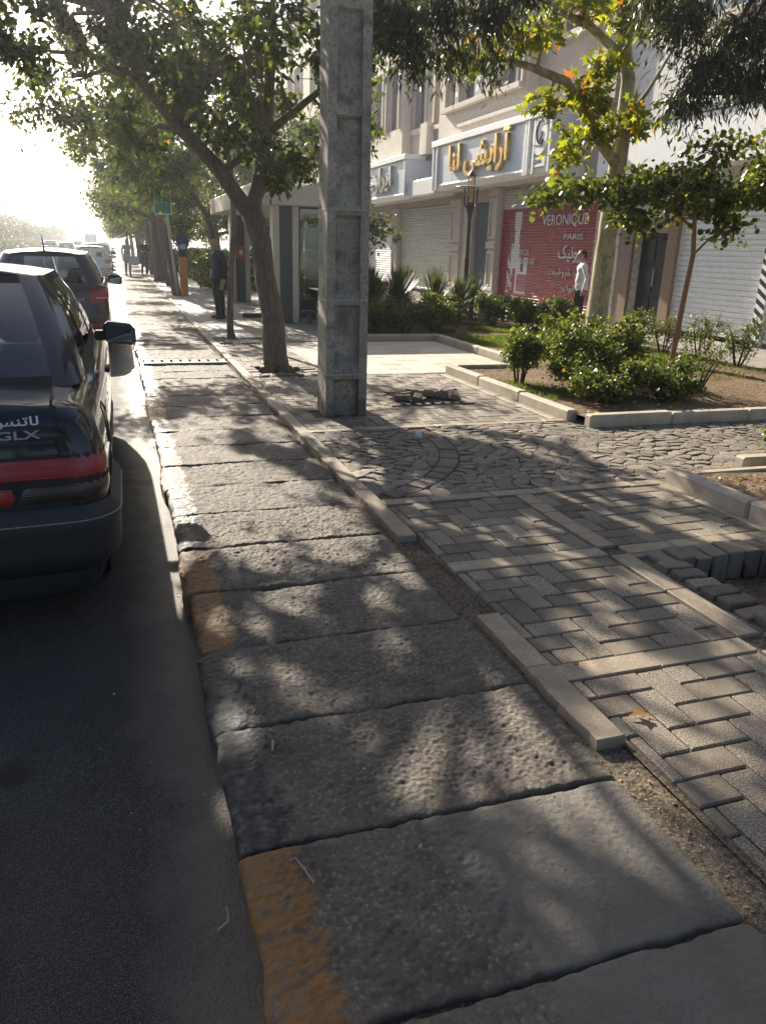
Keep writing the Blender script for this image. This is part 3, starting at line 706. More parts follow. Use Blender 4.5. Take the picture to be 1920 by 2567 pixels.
# roller shutters
def shutter(name, y0, y1, z0, z1, pitch, mat, pic=None, seg=None, mats=None, label=None):
    s_ = MB().box(SX + .10, SX + .14, y0 - .02, y1 + .02, z0, z1).build('shutter', mat, bld)
    if label: s_['label'] = label
    slats(s_, SX + .06, y0, y1, z0 + .08, z1 - .02, pitch, mat, pic, seg, mats)
    MB().box(SX + .02, SX + .09, y0, y1, z0, z0 + .078, .008).build('bottom_rail', SHUTW, s_)
    return s_
shutter('shutter', 27.05, 32.65, .12, 3.22, .098, SHUT); shutter('shutter', 33.5, 37.2, .12, 2.75, .098, SHUTW)
shutter('shutter', 38.2, 43.2, .12, 3.2, .1, SHUT); shutter('shutter', 44.4, 49.5, .12, 3.2, .1, SHUTW); shutter('shutter', 50.6, 56, .12, 3.2, .1, SHUT)
RY0, RY1 = 17.95, 23.25
def red_pic(y, z):
    u = (RY1 - y) / (RY1 - RY0); v = (z - .2) / 2.75           # u from the left edge as seen from the street, v up
    if z > 2.86: return 0
    if .16 < u < .235 and .76 < v < .93: return 2
    if .165 < u < .225 and .56 < v < .76: return 2
    if .135 < u < .235 and .36 < v < .60: return 2 if u > .175 or (v * 37) % 1 > .3 else 3
    if .205 < u < .345 and .30 < v < .48: return 4 if .265 < u < .295 and v > .33 else 2
    if .205 < u < .345 and .07 < v < .31: return 2 if (u < .222 or v < .11) else 5
    if .105 < u < .175 and .09 < v < .5 and math.sin(u * 311 + v * 97) + math.sin(v * 173 - u * 77) > -.1: return 2
    if .10 < u < .155 and .5 < v < .85 and math.sin(u * 211 + v * 37) > .2: return 6
    return 1
red = shutter('shutter', RY0, RY1, .10, 3.45, .082, SHUT, red_pic, .06, [SHUT, INKR, INKW, INKG, INKD, INKP, INKN], 'red printed roller shutter with white lettering and cosmetics picture')
XT = SX + .028
Yu = lambda u: RY1 - u * (RY1 - RY0)
wall_text('VERONIQUE', red, XT, Yu(.70), 2.47, 2.35, .33, .006, INKW)
wall_text('PARIS', red, XT, Yu(.80), 2.06, .95, .15, .006, INKW)
wall_text('YOU CAN', red, XT, Yu(.30), 1.62, .60, .15, .006, INKW); wall_text('REVERSE AGE', red, XT, Yu(.345), 1.37, .92, .16, .006, INKW)
wall_text('ورونیک', red, XT, Yu(.80), 1.62, 1.35, .46, .006, INKW, .01)
wall_text('معجزه علم و طبیعت', red, XT, Yu(.76), 1.10, 1.75, .26, .006, INKW)
wall_text('نوک', red, XT, Yu(.80), .72, .55, .24, .006, INKW); wall_text('ست قله پوست', red, XT, Yu(.745), .38, 1.55, .24, .006, INKW)
wall_text('آرایشی لنا', red, XT, Yu(.52), 3.12, 2.2, .38, .006, INKD, .012)
# blue perforated door between the pilasters
dr = MB().box(SX + .12, SX + .16, 23.95, 25.35, .0, 3.15).build('door', plain('blue_door', (.05, .075, .11), .5, 0, .5, .1), bld); dr['label'] = 'dark blue perforated steel door'
dots = MB()
for i in range(15):
    for j in range(34): dots.box(SX + .108, SX + .121, 24.03 + i * .09, 24.075 + i * .09, .1 + j * .09 + .045 * (i % 2), .145 + j * .09 + .045 * (i % 2))
dots.build('studs', plain('blue_stud', (.16, .20, .25), .4), dr, kind='stuff')
# upper storeys
UX = 11.02
wops = []
for lv in range(3):
    dz = lv * 3.1
    wops += [(25.92, 26.78, 6.10 + dz, 8.35 + dz), (23.25, 25.68, 6.10 + dz, 8.35 + dz), (21.38, 22.80, 6.06 + dz, 8.35 + dz)]
wall('bay', UX, UX + .35, 21.1, 27.42, 5.0, 13.9, wops, BEIGE, bld)
MB().box(UX + .351, SX, 21.102, 27.418, 5.0, 13.9).build('bay_core', ROSE, bld)
for (a, c, z0, z1) in wops: window(bld, UX, a, c, z0, z1, 2 if c - a > 1 else 1, .08, .08)
for z in (5.42, 5.12): MB().box(UX - .06, UX + .02, 21.1, 25.7, z, z + .10, .01).build('string_course', BEIGE, bld)
MB().box(UX - .04, UX + .02, 21.1, 27.42, 8.9, 9.05, .01).build('string_course', BEIGE, bld)
wops2 = []
for lv in range(3):
    dz = lv * 3.1; wops2 += [(29.7, 30.75, 5.95 + dz, 8.3 + dz), (27.75, 28.75, 5.85 + dz, 8.3 + dz), (18.2, 19.9, 6.9 + dz, 8.6 + dz)]
wall('upper_wall', SX - .22, SX + .18, 17.42, 21.098, 5.0, 13.9, [o for o in wops2 if o[0] < 21], ROSE, bld)
wall('upper_wall', SX - .22, SX + .18, 27.422, 31.2, 5.0, 13.9, [o for o in wops2 if o[0] > 21], ROSE, bld)
for (a, c, z0, z1) in wops2: window(bld, SX - .22, a, c, z0, z1, 2, .10, .05)
MB().box(SX - .5, SX - .2, 28.78, 29.45, 4.95, 6.0).build('parapet_block', BEIGE, bld)
wops3 = [(a, a + 1.5, 6.1 + lv * 3.1, 8.35 + lv * 3.1) for lv in range(3) for a in (31.6, 33.6, 37, 39, 43, 45, 49, 51, 55, 57, 61, 63, 67, 69)]
wall('bay', UX, UX + .35, 31.2, 75, 5.0, 13.9, wops3, BEIGE, bld); MB().box(UX + .351, SX, 31.202, 74.9, 5.0, 13.9).build('bay_core', ROSE, bld)
for (a, c, z0, z1) in wops3[:28]: window(bld, UX, a, c, z0, z1, 2, .09, .08, sill=False)
MB().box(UX - .25, SX + 8.2, 17.06, 75.2, 13.9, 14.5).build('roof_parapet', BEIGE, bld)
# ---- shop signs (boxes that stand out over the shops)
def fascia(name, X, y0, y1, z0, z1, label, group=None):
    s_ = empty(name, (0, 0, 0), label=label, cat='sign')
    MB().box(X, SX - .003, y0, y1, z0 + .12, z1 - .16).build('panel', PANEL, s_)
    MB().box(X - .10, SX - .225, y0 - .03, y1 + .03, z1 - .158, z1 + .02, .012).build('cap', WHITEM, s_)
    b_ = MB(); pr = [(X + .0, z0 + .118), (X - .02, z0 + .06), (X + .04, z0), (X + .18, z0 - .09), (SX - .004, z0 - .09), (SX - .004, z0 + .118)]
    b_.prism([(p[0], p[1]) for p in pr], y0 + .003, y1 - .003, T=Matrix(((1, 0, 0, 0), (0, 0, 1, 0), (0, 1, 0, 0), (0, 0, 0, 1)))); b_.build('cornice', WHITEM, s_)
    for y in (y0 + .06, y1 - .06, y1 - .40): MB().box(X - .07, X - .002, y - .05, y + .05, z0 - .06, z1 - .16, .008).build('strip', WHITEM, s_)
    for i in range(1, int((y1 - y0) / 1.0)): MB().box(X - .004, X + .01, y0 + i * 1.0 - .006, y0 + i * 1.0 + .006, z0 + .13, z1 - .17).build('seam', INKG, s_)
    return s_
SHADE_ = None
s1 = fascia('shop_sign', 10.62, 20.05, 26.72, 3.62, 5.05, 'pale blue shop sign with raised gold lettering above the red shutter')
wall_text('آرایشی لنا', s1, 10.55, 23.05, 4.36, 4.25, 1.12, .11, GOLD, .022)
s3 = fascia('logo_sign', 10.60, 18.72, 19.98, 3.62, 5.05, 'white oval emblem sign at the near end of the gold lettered sign')
b = MB(); T = Matrix(((0, 0, -1, 10.585), (-1, 0, 0, 19.3), (0, 1, 0, 4.45), (0, 0, 0, 1)))
ov = lambda a, c, n=36: [(a * math.cos(2 * math.pi * i / n), c * math.sin(2 * math.pi * i / n)) for i in range(n)]
b.prism(ov(.36, .46), 0, .05, T=T); b.build('disc', plain('disc_white', (.78, .77, .74), .4), s3)
MB().box(10.590, 10.599, 18.80, 19.90, 3.70, 4.88).build('back_board', SHUT, s3)
b = MB(); 
arc = [(.20 * math.cos(R(a)) + .05, .27 * math.sin(R(a)) + .08) for a in range(60, 330, 15)]
b.tube([T @ Vector((p[0], p[1], .06)) for p in arc], .022, 6); b.tube([T @ Vector((-.27, -.20, .06)), T @ Vector((.12, -.24, .06)), T @ Vector((.22, -.12, .06))], .014, 6); b.tube([T @ Vector((-.1, -.1, .06)), T @ Vector((-.02, -.16, .06)), T @ Vector((.08, -.08, .06)), T @ Vector((.12, .1, .06))], .016, 6)
b.build('emblem', INKD, s3)
MB().box(10.545, 10.58, 18.98, 19.66, 3.72, 3.95).build('name_plate', SHUTW, s3); wall_text('LENA', s3, 10.540, 19.32, 3.85, .40, .10, .006, INKD)
s2 = fascia('shop_sign', 10.62, 29.45, 37.5, 3.52, 4.95, 'pale shop sign with raised silver lettering behind the concrete pole')
wall_text('ایران', s2, 10.55, 32.2, 4.22, 2.5, .95, .10, SILVER, .015)
MB().box(10.66, SX - .003, 26.73, 29.44, 3.45, 4.02, .05).build('canopy', WHITEM, bld)
MB().box(11.05, SX - .003, 38, 75, 3.5, 4.5, .03).build('canopy', WHITEM, bld)

# ---- nearer white building with house door and white shutters
nb = empty('white_building', (0, 0, 0), label='pale plastered building with white roller shutters and a dark house door', cat='building')
op2 = [(14.98, 16.20, 0, 2.12), (12.15, 14.62, 0, 3.05), (8.9, 11.88, 0, 3.05), (5.5, 8.5, 0, 3.05)]
wall('wall', SX, SX + .4, 2, 17.04, 0, 3.3, op2, MARB, nb); MB().box(SX + .41, SX + 8, 2, 17.04, 0, 12.5).build('core', PLAST, nb)
MB().box(SX - .02, SX + .40, 2, 17.38, 3.301, 12.5).build('upper_wall', PLAST, nb)
MB().box(SX - .10, SX - .022, 17.30, 17.40, 0, 12.4).build('drain_pipe', INKD, nb)
b = MB(); b.box(SX - .16, SX - .002, 16.95, 17.28, 0, 3.3); b.box(SX - .10, SX - .002, 16.72, 16.90, 0, 3.3); b.build('column', MARB, nb)
for y0, y1 in ((16.21, 16.70), (14.64, 14.97)): MB().box(SX - .09, SX + .16, y0, y1, 0, 2.13, .006).build('door_jamb', BROWN, nb)
MB().box(SX - .092, SX + .16, 14.64, 16.70, 2.135, 2.42, .006).build('lintel', BROWN, nb); wall_text('۱۲', nb, SX - .096, 15.72, 2.28, .20, .17, .008, INKD)
MB().box(SX - .05, SX + .3, 14.5, 16.75, .0, .09, .01).build('door_step', MARB, nb)
DB = plain('dark_blue_door', (.018, .020, .030), .35)
d = MB().box(SX + .18, SX + .23, 14.98, 16.20, .09, 2.12).build('door', DB, nb)
for i in range(2):
    for j in range(3): MB().box(SX + .155, SX + .181, 15.06 + i * .6, 15.52 + i * .6, .2 + j * .64, .72 + j * .64, .02).build('door_panel', DB, d)
MB().box(SX + .12, SX + .178, 15.56, 15.62, .95, 1.35, .01).build('handle', STEEL, d)
def shutter2(y0, y1):
    s_ = MB().box(SX + .10, SX + .14, y0 - .02, y1 + .02, .1, 3.05).build('shutter', SHUTW, nb)
    slats(s_, SX + .06, y0, y1, .18, 3.03, .105, SHUTW); MB().box(SX + .02, SX + .09, y0, y1, .1, .178, .008).build('bottom_rail', SHUTW, s_); return s_
for a in ((12.15, 14.62), (8.9, 11.88), (5.5, 8.5)): shutter2(*a)
post = MB().box(SX - .06, SX + .05, 11.90, 12.13, .03, 3.05).build('striped_post', SHUTW, nb)
sh = MB().prism([(0, 0), (.115, -.07), (.115, .02), (0, .09)], 0, .004, T=Matrix(((0, 0, -1, 0), (-1, 0, 0, 0), (0, 1, 0, 0), (0, 0, 0, 1)))).mesh('stripe', BLACKP)
for k in range(16):
    put('stripe', sh, post, (SX - .061, 12.13, .12 + k * .18)); put('stripe', sh, post, (SX - .061, 12.013, .05 + k * .18))
fb = empty('blank_fascia', (0, 0, 0), label='plain pale board running over the white shutters with dark blue end', cat='sign')
MB().box(11.02, SX - .023, 4, 17.28, 3.32, 4.28, .01).build('board', WHITEM, fb); MB().box(10.98, SX - .023, 4, 17.29, 4.283, 4.40, .01).build('cap', plain('blue_cap', (.05, .06, .10), .4), fb)
for lv in range(2):
    for a in (13.2, 9.5, 5.5): window(nb, SX - .30, a, a + 1.6, 6.0 + lv * 3.1, 7.8 + lv * 3.1, 2, .08, .05)

# ================================================================== street furniture
CONC = stone('pole_concrete', (.285, .25, .20), (.43, .385, .315), 3.5, .85, .5, 60, .005, spots=[(34, (.20, .18, .155), .2), (6, (.16, .145, .13), .22)], spec=.3)
_t = CONC.node_tree; _b = _t.nodes['Principled BSDF']; _src = _b.inputs['Base Color'].links[0].from_socket     # grime splashed up the foot and run-off streaks
_w = NT.__new__(NT); _w.mat = CONC; _w.t = _t; _w.bsdf = _b
_x, _y, _z = _w.sep(); _g = _w.ramp(_w.math('SUBTRACT', _w.math('MULTIPLY', _w.noise(5, 5, .7), 1.1), _w.math('MULTIPLY', _z, .55)), [(.34, 0.), (.6, .6)])
_s = _w.ramp(_w.noise(4, 4, .6, stretch=(6, 6, .35)), [(.56, 0.), (.72, .35)])
_w.col(_w.mix(_s, _w.mix(_g, _src, (.06, .052, .045)), (.115, .10, .082)))
pole = empty('utility_pole', (2.09, 7.33, 0), label='tall square grey concrete utility pole with recessed panels on the paving', cat='pole')
def pole_shaft():
    H = 9.2; b = MB()
    W = lambda z: (.424 - .009 * z) / 2
    D = lambda z: .34 - .009 * z
    # I shaped: two flanges on the left and right, a thin web between them, solid rungs with sloped sills
    zs = [0, .42, 1.13, 1.94, 2.77, 3.6, 4.45, 5.3, 6.15, 7.0, 7.85, 8.7, H]
    def ring(z, x0, x1, y0, y1): return [(x0, y0, z), (x1, y0, z), (x1, y1, z), (x0, y1, z)]
    def loft(rs): 
        V = [p for r_ in rs for p in r_]; F = [(0, 3, 2, 1), tuple(len(V) - 4 + i for i in range(4))]
        for k in range(len(rs) - 1): F += [(k * 4 + i, k * 4 + (i + 1) % 4, k * 4 + 4 + (i + 1) % 4, k * 4 + 4 + i) for i in range(4)]
        b.add(V, F)
    fw = .082
    for s_ in (-1, 1):
        rs = []
        for z in zs:
            a, c = s_ * W(z), s_ * (W(z) - fw); rs.append([(min(a, c), 0, z), (max(a, c), 0, z), (max(a, c), D(z), z), (min(a, c), D(z), z)])
        loft(rs)
    loft([ring(z, -W(z) + fw - .002, W(z) - fw + .002, .062, D(z) - .062) for z in zs])
    for z in zs[1:-1]:                       # rungs: upper face slopes back like a sill
        w = W(z) - fw + .001
        for y0, y1, yb in ((.010, .064, 1), (D(z) - .010, D(z) - .064, -1)):
            V = [(-w, y0, z - .05), (w, y0, z - .05), (w, y1, z - .08), (-w, y1, z - .08), (-w, y0, z + .02), (w, y0, z + .02), (w, y1, z + .12), (-w, y1, z + .12)]
            b.add(V, [(0, 3, 2, 1), (4, 5, 6, 7), (0, 1, 5, 4), (1, 2, 6, 5), (2, 3, 7, 6), (3, 0, 4, 7)])
    return b
pole_shaft().build('shaft', CONC, pole, rot=(0, 0, 0))
for z in (.42, 1.13, 1.94):
    w = (.424 - .009 * z) / 2; MB().box(-w - .003, w + .003, -.004, .34 - .009 * z + .004, z - .013, z + .004).build('seam_band', stone('seam_mortar', (.30, .275, .235), (.42, .39, .34), 9, .8, .2), pole)

# ---- bus shelter
BEI = plain('shelter_beige', (.58, .53, .44), .6, 0, .4, .06, 3); DGR = plain('shelter_dark', (.085, .092, .095), .55, 0, .4, .1, 5)
SGL = glass('shelter_glass', (.80, .86, .84), .07)
shl = empty('bus_shelter', (3.2, 17.1, 0), label='beige and dark grey bus shelter with glass walls and a flat roof behind the pole', cat='bus shelter')
shl.location = (0, 0, 0)
MB().box(2.75, 5.35, 16.95, 24.2, 2.40, 2.80, .02).build('roof', BEI, shl)
for y in (17.12, 23.70):
    MB().box(3.365, 3.635, y, y + .34, 0, 2.40, .006).build('column', DGR, shl); MB().box(3.638, 3.775, y - .03, y + .30, 0, 2.40, .006).build('column_cladding', BEI, shl); MB().box(3.225, 3.362, y - .02, y + .32, 0, 2.40, .006).build('column_cladding', BEI, shl)
    MB().box(4.80, 5.02, y, y + .3, 0, 2.40, .006).build('column', DGR, shl)
for y in (17.25, 23.85):
    MB().box(3.80, 4.78, y, y + .012, .28, 2.36).build('glass_pane', SGL, shl)
MB().box(3.78, 4.80, 17.235, 17.28, .20, .278).build('glass_rail', DGR, shl); MB().box(3.78, 4.80, 17.235, 17.28, 2.362, 2.398).build('glass_rail', DGR, shl)
MB().box(3.785, 3.84, 17.235, 17.28, .0, 2.36).build('glass_post', DGR, shl)
for k in range(3): MB().box(4.90, 4.912, 17.45 + k * 2.1, 19.45 + k * 2.1, .28, 2.3).build('glass_pane', SGL, shl)
for z in (1.02, 1.18): MB().box(4.86, 4.90, 17.46, 23.7, z, z + .07).build('back_rail', DGR, shl)
b = MB()
for z in (.93, 1.10): b.box(2.62, 3.22, 23.75, 23.80, z, z + .07)
b.build('side_rail', DGR, shl)
MB().box(3.95, 4.70, 17.262, 17.275, .92, 1.28).build('notice', plain('paper_white', (.75, .75, .73), .6), shl); MB().box(4.2, 4.55, 17.268, 17.276, 1.75, 2.05).build('notice', plain('paper_grey', (.6, .6, .58), .6), shl)
MB().box(4.86, 4.88, 18.2, 19.4, .95, 1.75).build('notice', INKW, shl)
wall_text('IRAN', shl, 4.855, 18.8, 1.5, .5, .14, .006, INKG)
bn = empty('shelter_bench', (4.2, 20.5, 0), label='long dark slatted bench standing inside the bus shelter', cat='bench')
for i in range(4): MB().box(-.22 + i * .12, -.12 + i * .12, -2.6, 2.6, .42, .45, .006).build('slat', DGR, bn)
for y in (-2.2, 0, 2.2): MB().box(-.2, .24, y - .03, y + .03, 0, .42).build('leg', DGR, bn)
bn2 = empty('low_bench', (4.35, 16.85, 0), label='low dark bench in front of the shelter glass', cat='bench')
MB().box(-.55, .6, -.14, .14, .24, .29, .01).build('seat', DGR, bn2)
for x in (-.4, .45): MB().box(x - .03, x + .03, -.1, .1, 0, .24).build('leg', DGR, bn2)
stop_ = MB(); stop_.box(2.75, 3.62, 18.5, 18.62, 0, .09, .02); stop_.build('floor_bar', DGR, label='low black bar lying on the paving in front of the bus shelter', cat='wheel stop')
rb = MB(); rb.box(3.40, 3.62, 23.56, 23.69, 1.20, 1.56, .02); rb = rb.build('card_reader', plain('red_box', (.50, .06, .05), .5, 0, .4, .1), label='small red box fixed to the far dark column of the bus shelter', cat='box')
MB().box(3.45, 3.55, 23.548, 23.558, 1.33, 1.45).build('panel', SHUTW, rb)

# ---- lamp post
LBLK = plain('lamp_black', (.02, .02, .022), .35); LGL = glass('lamp_glass', (.9, .78, .5), .08, .1)
lp = empty('lamp_post', (8.72, 19.3, 0), label='black lamp post with glass lantern and flat disc hat before the shops', cat='lamp post')
MB().lathe([(.13, 0), (.13, .08), (.10, .12), (.085, .5), (.065, .55), (.058, 1.6), (.066, 1.62), (.066, 1.68), (.052, 1.7), (.045, 2.75), (.07, 2.95), (.115, 3.15), (.115, 3.2), (.09, 3.21)], 18).build('post', LBLK, lp, angle=40)
MB().lathe([(.085, 3.21), (.10, 3.25), (.10, 4.0), (.09, 4.02)], 16).build('glass', LGL, lp, smooth=True)
MB().lathe([(.115, 3.205), (.12, 3.23), (.115, 3.255)], 16).build('ring', LBLK, lp)
arms = MB()
for k in range(4):
    a = math.pi / 2 * k + .4; arms.tube([(math.cos(a) * r_, math.sin(a) * r_, z) for r_, z in ((.07, 3.05), (.19, 3.15), (.245, 3.35), (.245, 3.66))], .016, 6)
arms.build('arms', LBLK, lp, smooth=True)
MB().lathe([(.02, 3.70), (.30, 3.685), (.475, 3.66), (.48, 3.668), (.30, 3.71), (.02, 3.73)], 28).build('hat', plain('hat_metal', (.55, .54, .5), .35, .3), lp, smooth=True)
MB().lathe([(.12, 3.98), (.13, 4.0), (.05, 4.10), (.03, 4.12), (.001, 4.16)], 14).build('finial', LBLK, lp)
lp.scale = (.92, .92, .855)
# ---- bus stop sign, orange post
GREEN = plain('sign_green', (.03, .25, .16), .45)
bs = empty('bus_stop_sign', (1.77, 26.4, 0), R(-8), label='green bus stop sign on a grey pole beside the kerb slabs', cat='sign')
MB().tube([(.10, 0, 0), (-.04, 0, 1.5), (-.14, .0, 3.05)], .045, 10).build('pole', plain('pole_grey', (.45, .46, .46), .5), bs, smooth=True)
MB().box(-.48, .06, -.06, -.048, 2.42, 3.12, .004).build('plate', plain('sign_border', (.75, .78, .76), .5), bs); MB().box(-.455, .035, -.066, -.0605, 2.445, 3.095).build('face', GREEN, bs)
for t_, z, w_ in (('ایستگاه', 2.98, .34), ('Bus Stop', 2.87, .26), ('استانداری', 2.77, .36)):
    t_ = t_.replace('گ', 'ک').replace('د', 'ذ') if w_ > .3 else t_
    me = text_mesh(t_, w_, .075, .004, .0, INKW); me.transform(Matrix(((1, 0, 0, -.21), (0, 0, -1, -.070), (0, 1, 0, z), (0, 0, 0, 1)))); put('lettering', me, bs)
op_ = empty('orange_post', (2.08, 26.45, 0), label='orange post with a dark blue wrapped top next to the bus stop sign', cat='post')
MB().box(-.12, .12, -.1, .1, 0, 1.18, .012).build('body', plain('orange_paint', (.50, .20, .035), .55, 0, .4, .12), op_)
b = MB(); b.lathe([(.10, 1.15), (.11, 1.25), (.13, 1.42), (.19, 1.56), (.215, 1.68), (.18, 1.80), (.10, 1.87), (.01, 1.89)], 14)
b.v = [(x + .03 * math.sin(z * 9), y * .7 + .02 * math.sin(x * 20 + z * 6), z) for x, y, z in b.v]; b.build('cover', plain('blue_bag', (.035, .055, .11), .6, 0, .3, .3, 8), op_, smooth=True)
b = MB(); b.box(-.09, .09, -.215, -.20, 1.42, 1.56, .01); b.build('badge', plain('bag_print', (.25, .4, .6), .5), op_)
# ---- traffic signal far down the road
ts = empty('traffic_signal', (-8.6, 250, -.12), label='grey curved traffic signal arm reaching over the far road', cat='traffic light')
GR = plain('signal_grey', (.22, .23, .24), .5)
MB().tube([(0, 0, 0), (0, 0, 3.6), (.3, 0, 4.4), (1.0, 0, 4.85), (2.2, 0, 5.0), (6.4, 0, 5.05)], [.14, .12, .11, .1, .09, .07], 8).build('arm', GR, ts, smooth=True)
MB().box(6.2, 6.6, -.15, .15, 4.4, 5.5, .04).build('signal_head', LBLK, ts)
ts2 = empty('signal_arch', (-8.4, 262, -.12), label='lower curved grey arm beyond the traffic signal', cat='traffic light')
MB().tube([(0, 0, 0), (0, 0, 2.9), (.4, 0, 3.7), (1.2, 0, 4.0), (2.4, 0, 3.7), (2.9, 0, 3.0), (2.9, 0, 0)], .1, 8).build('arch', GR, ts2, smooth=True)

# ================================================================== vegetation
BARK = None
def m_bark(name, c1, c2, stretch=(9, 9, 1.6), bump=1.0, patch=None):
    t = NT(name); n = t.noise(4, 6, .7, stretch=stretch)
    c = t.ramp(n, [(.32, c1), (.68, c2)])
    if patch: c = t.mix(t.ramp(t.noise(7, 3, .6, stretch=(1, 1, .6)), [(.5, 0.), (.56, 1.)]), c, patch)
    t.col(c).set(Roughness=.9); t.bsdf.inputs['Specular IOR Level'].default_value = .2; t.bump(n, bump, .02); return t.mat
BARK_G = m_bark('bark_grey', (.085, .07, .056), (.235, .195, .155))
BARK_B = m_bark('bark_brown', (.20, .11, .065), (.34, .19, .115), (12, 12, 4), .4)
BARK_P = m_bark('bark_plane', (.34, .305, .20), (.46, .415, .285), (2, 2, 1.2), .15, patch=(.27, .23, .14))
BARK_D = m_bark('bark_dark', (.045, .032, .025), (.10, .075, .058), (10, 10, 3), .4)
L_T1 = leaf('leaf_street', [(0., (.026, .044, .018)), (.5, (.042, .066, .024)), (.88, (.075, .10, .030)), (.99, (.13, .14, .035)), (1., (.40, .24, .03))], .46, tcol=(2.0, 1.9, .75))
L_EUC = leaf('leaf_narrow', [(0., (.022, .034, .022)), (.6, (.036, .052, .028)), (.93, (.065, .085, .03)), (1., (.15, .09, .035))], .28, rough=.38, spec=.5)
L_PLN = leaf('leaf_plane', [(0., (.085, .115, .018)), (.5, (.145, .175, .022)), (.92, (.22, .22, .025)), (.965, (.26, .17, .025)), (.99, (.28, .09, .025)), (1., (.20, .055, .02))], .6, tcol=(1.8, 1.7, .6))
L_SAP = leaf('leaf_round', [(0., (.036, .055, .024)), (.6, (.062, .088, .03)), (.93, (.12, .15, .035)), (1., (.22, .19, .04))], .5, rough=.35, spec=.55)
L_BSH = leaf('leaf_bush', [(0., (.044, .072, .025)), (.5, (.082, .122, .033)), (.85, (.155, .185, .042)), (.97, (.22, .215, .05)), (1., (.24, .12, .03))], .40, rough=.4, spec=.5)
L_YUC = leaf('leaf_yucca', [(0., (.028, .046, .022)), (.7, (.052, .075, .03)), (1., (.13, .135, .05))], .3, rough=.4, spec=.5)
L_GRS = leaf('grass_blade', [(0., (.045, .085, .018)), (.6, (.075, .125, .022)), (1., (.17, .17, .05))], .45)
L_FAR = leaf('leaf_far', [(0., (.035, .05, .022)), (.6, (.055, .08, .03)), (1., (.11, .13, .045))], .35)
DRYL = leaf('dry_leaf', [(0., (.30, .23, .10)), (.5, (.36, .27, .15)), (.8, (.24, .13, .06)), (1., (.42, .37, .22))], .25)

OVATE = (np.array([(0, 0, 0), (.28, .26, .06), (.68, .22, .05), (1, 0, -.06), (.68, -.22, .05), (.28, -.26, .06)]), [(0, 1, 2, 3), (0, 3, 4, 5)])
ROUND = (np.array([(0, 0, 0), (.22, .40, .07), (.72, .38, .05), (1, 0, -.03), (.72, -.38, .05), (.22, -.40, .07)]), [(0, 1, 2, 3), (0, 3, 4, 5)])
NARROW = (np.array([(0, 0, 0), (.38, .10, .03), (1, 0, -.12), (.38, -.10, .03)]), [(0, 1, 2, 3)])
DIAM = (np.array([(0, 0, 0), (.45, .33, .05), (1, 0, -.04), (.45, -.33, .05)]), [(0, 1, 2, 3)])
def _plane_leaf():
    V = [(0.18, 0, 0)]; tips = [(-1.95, .52), (-.95, .78), (0, 1.0), (.95, .78), (1.95, .52)]
    val = [(-2.7, .22), (-1.45, .33), (-.45, .42), (.45, .42), (1.45, .33), (2.7, .22)]
    for a, r_ in tips: V.append((.18 + r_ * .82 * math.cos(a), r_ * .82 * math.sin(a), -.10 * r_))
    for a, r_ in val: V.append((.18 + r_ * .8 * math.cos(a), r_ * .8 * math.sin(a), .04))
    return np.array(V), [(0, 6 + i, 1 + i, 7 + i) for i in range(5)]
PLANE = _plane_leaf()
def norm(a): return a / np.maximum(np.linalg.norm(a, axis=1, keepdims=True), 1e-9)
def leaves(P, D, N, L, tpl):
    V0, F0 = tpl; D = norm(D); S = norm(np.cross(N, D)); U = np.cross(D, S); n = len(P)
    V = P[:, None, :] + L[:, None, None] * (V0[None, :, 0:1] * D[:, None] + V0[None, :, 1:2] * S[:, None] + V0[None, :, 2:3] * U[:, None])
    F = (np.arange(n)[:, None, None] * len(V0) + np.array(F0)[None]).reshape(-1, 4)
    return V.reshape(-1, 3), F, len(F0)
def nearest_on(paths, p):
    best = None
    for pts, rad in paths:
        for i in range(len(pts) - 1):
            a, b_ = Vector(pts[i]), Vector(pts[i + 1]); ab = b_ - a; t_ = max(0, min(1, (p - a).dot(ab) / max(ab.length_squared, 1e-9))); q = a + ab * t_
            # prefer joining below the target so branches rise
            dd = (p - q).length + .6 * max(0, q.z - p.z + .2)
            if best is None or dd < best[0]: best = (dd, q, rad[i] + (rad[i + 1] - rad[i]) * t_)
    return best[1], best[2]
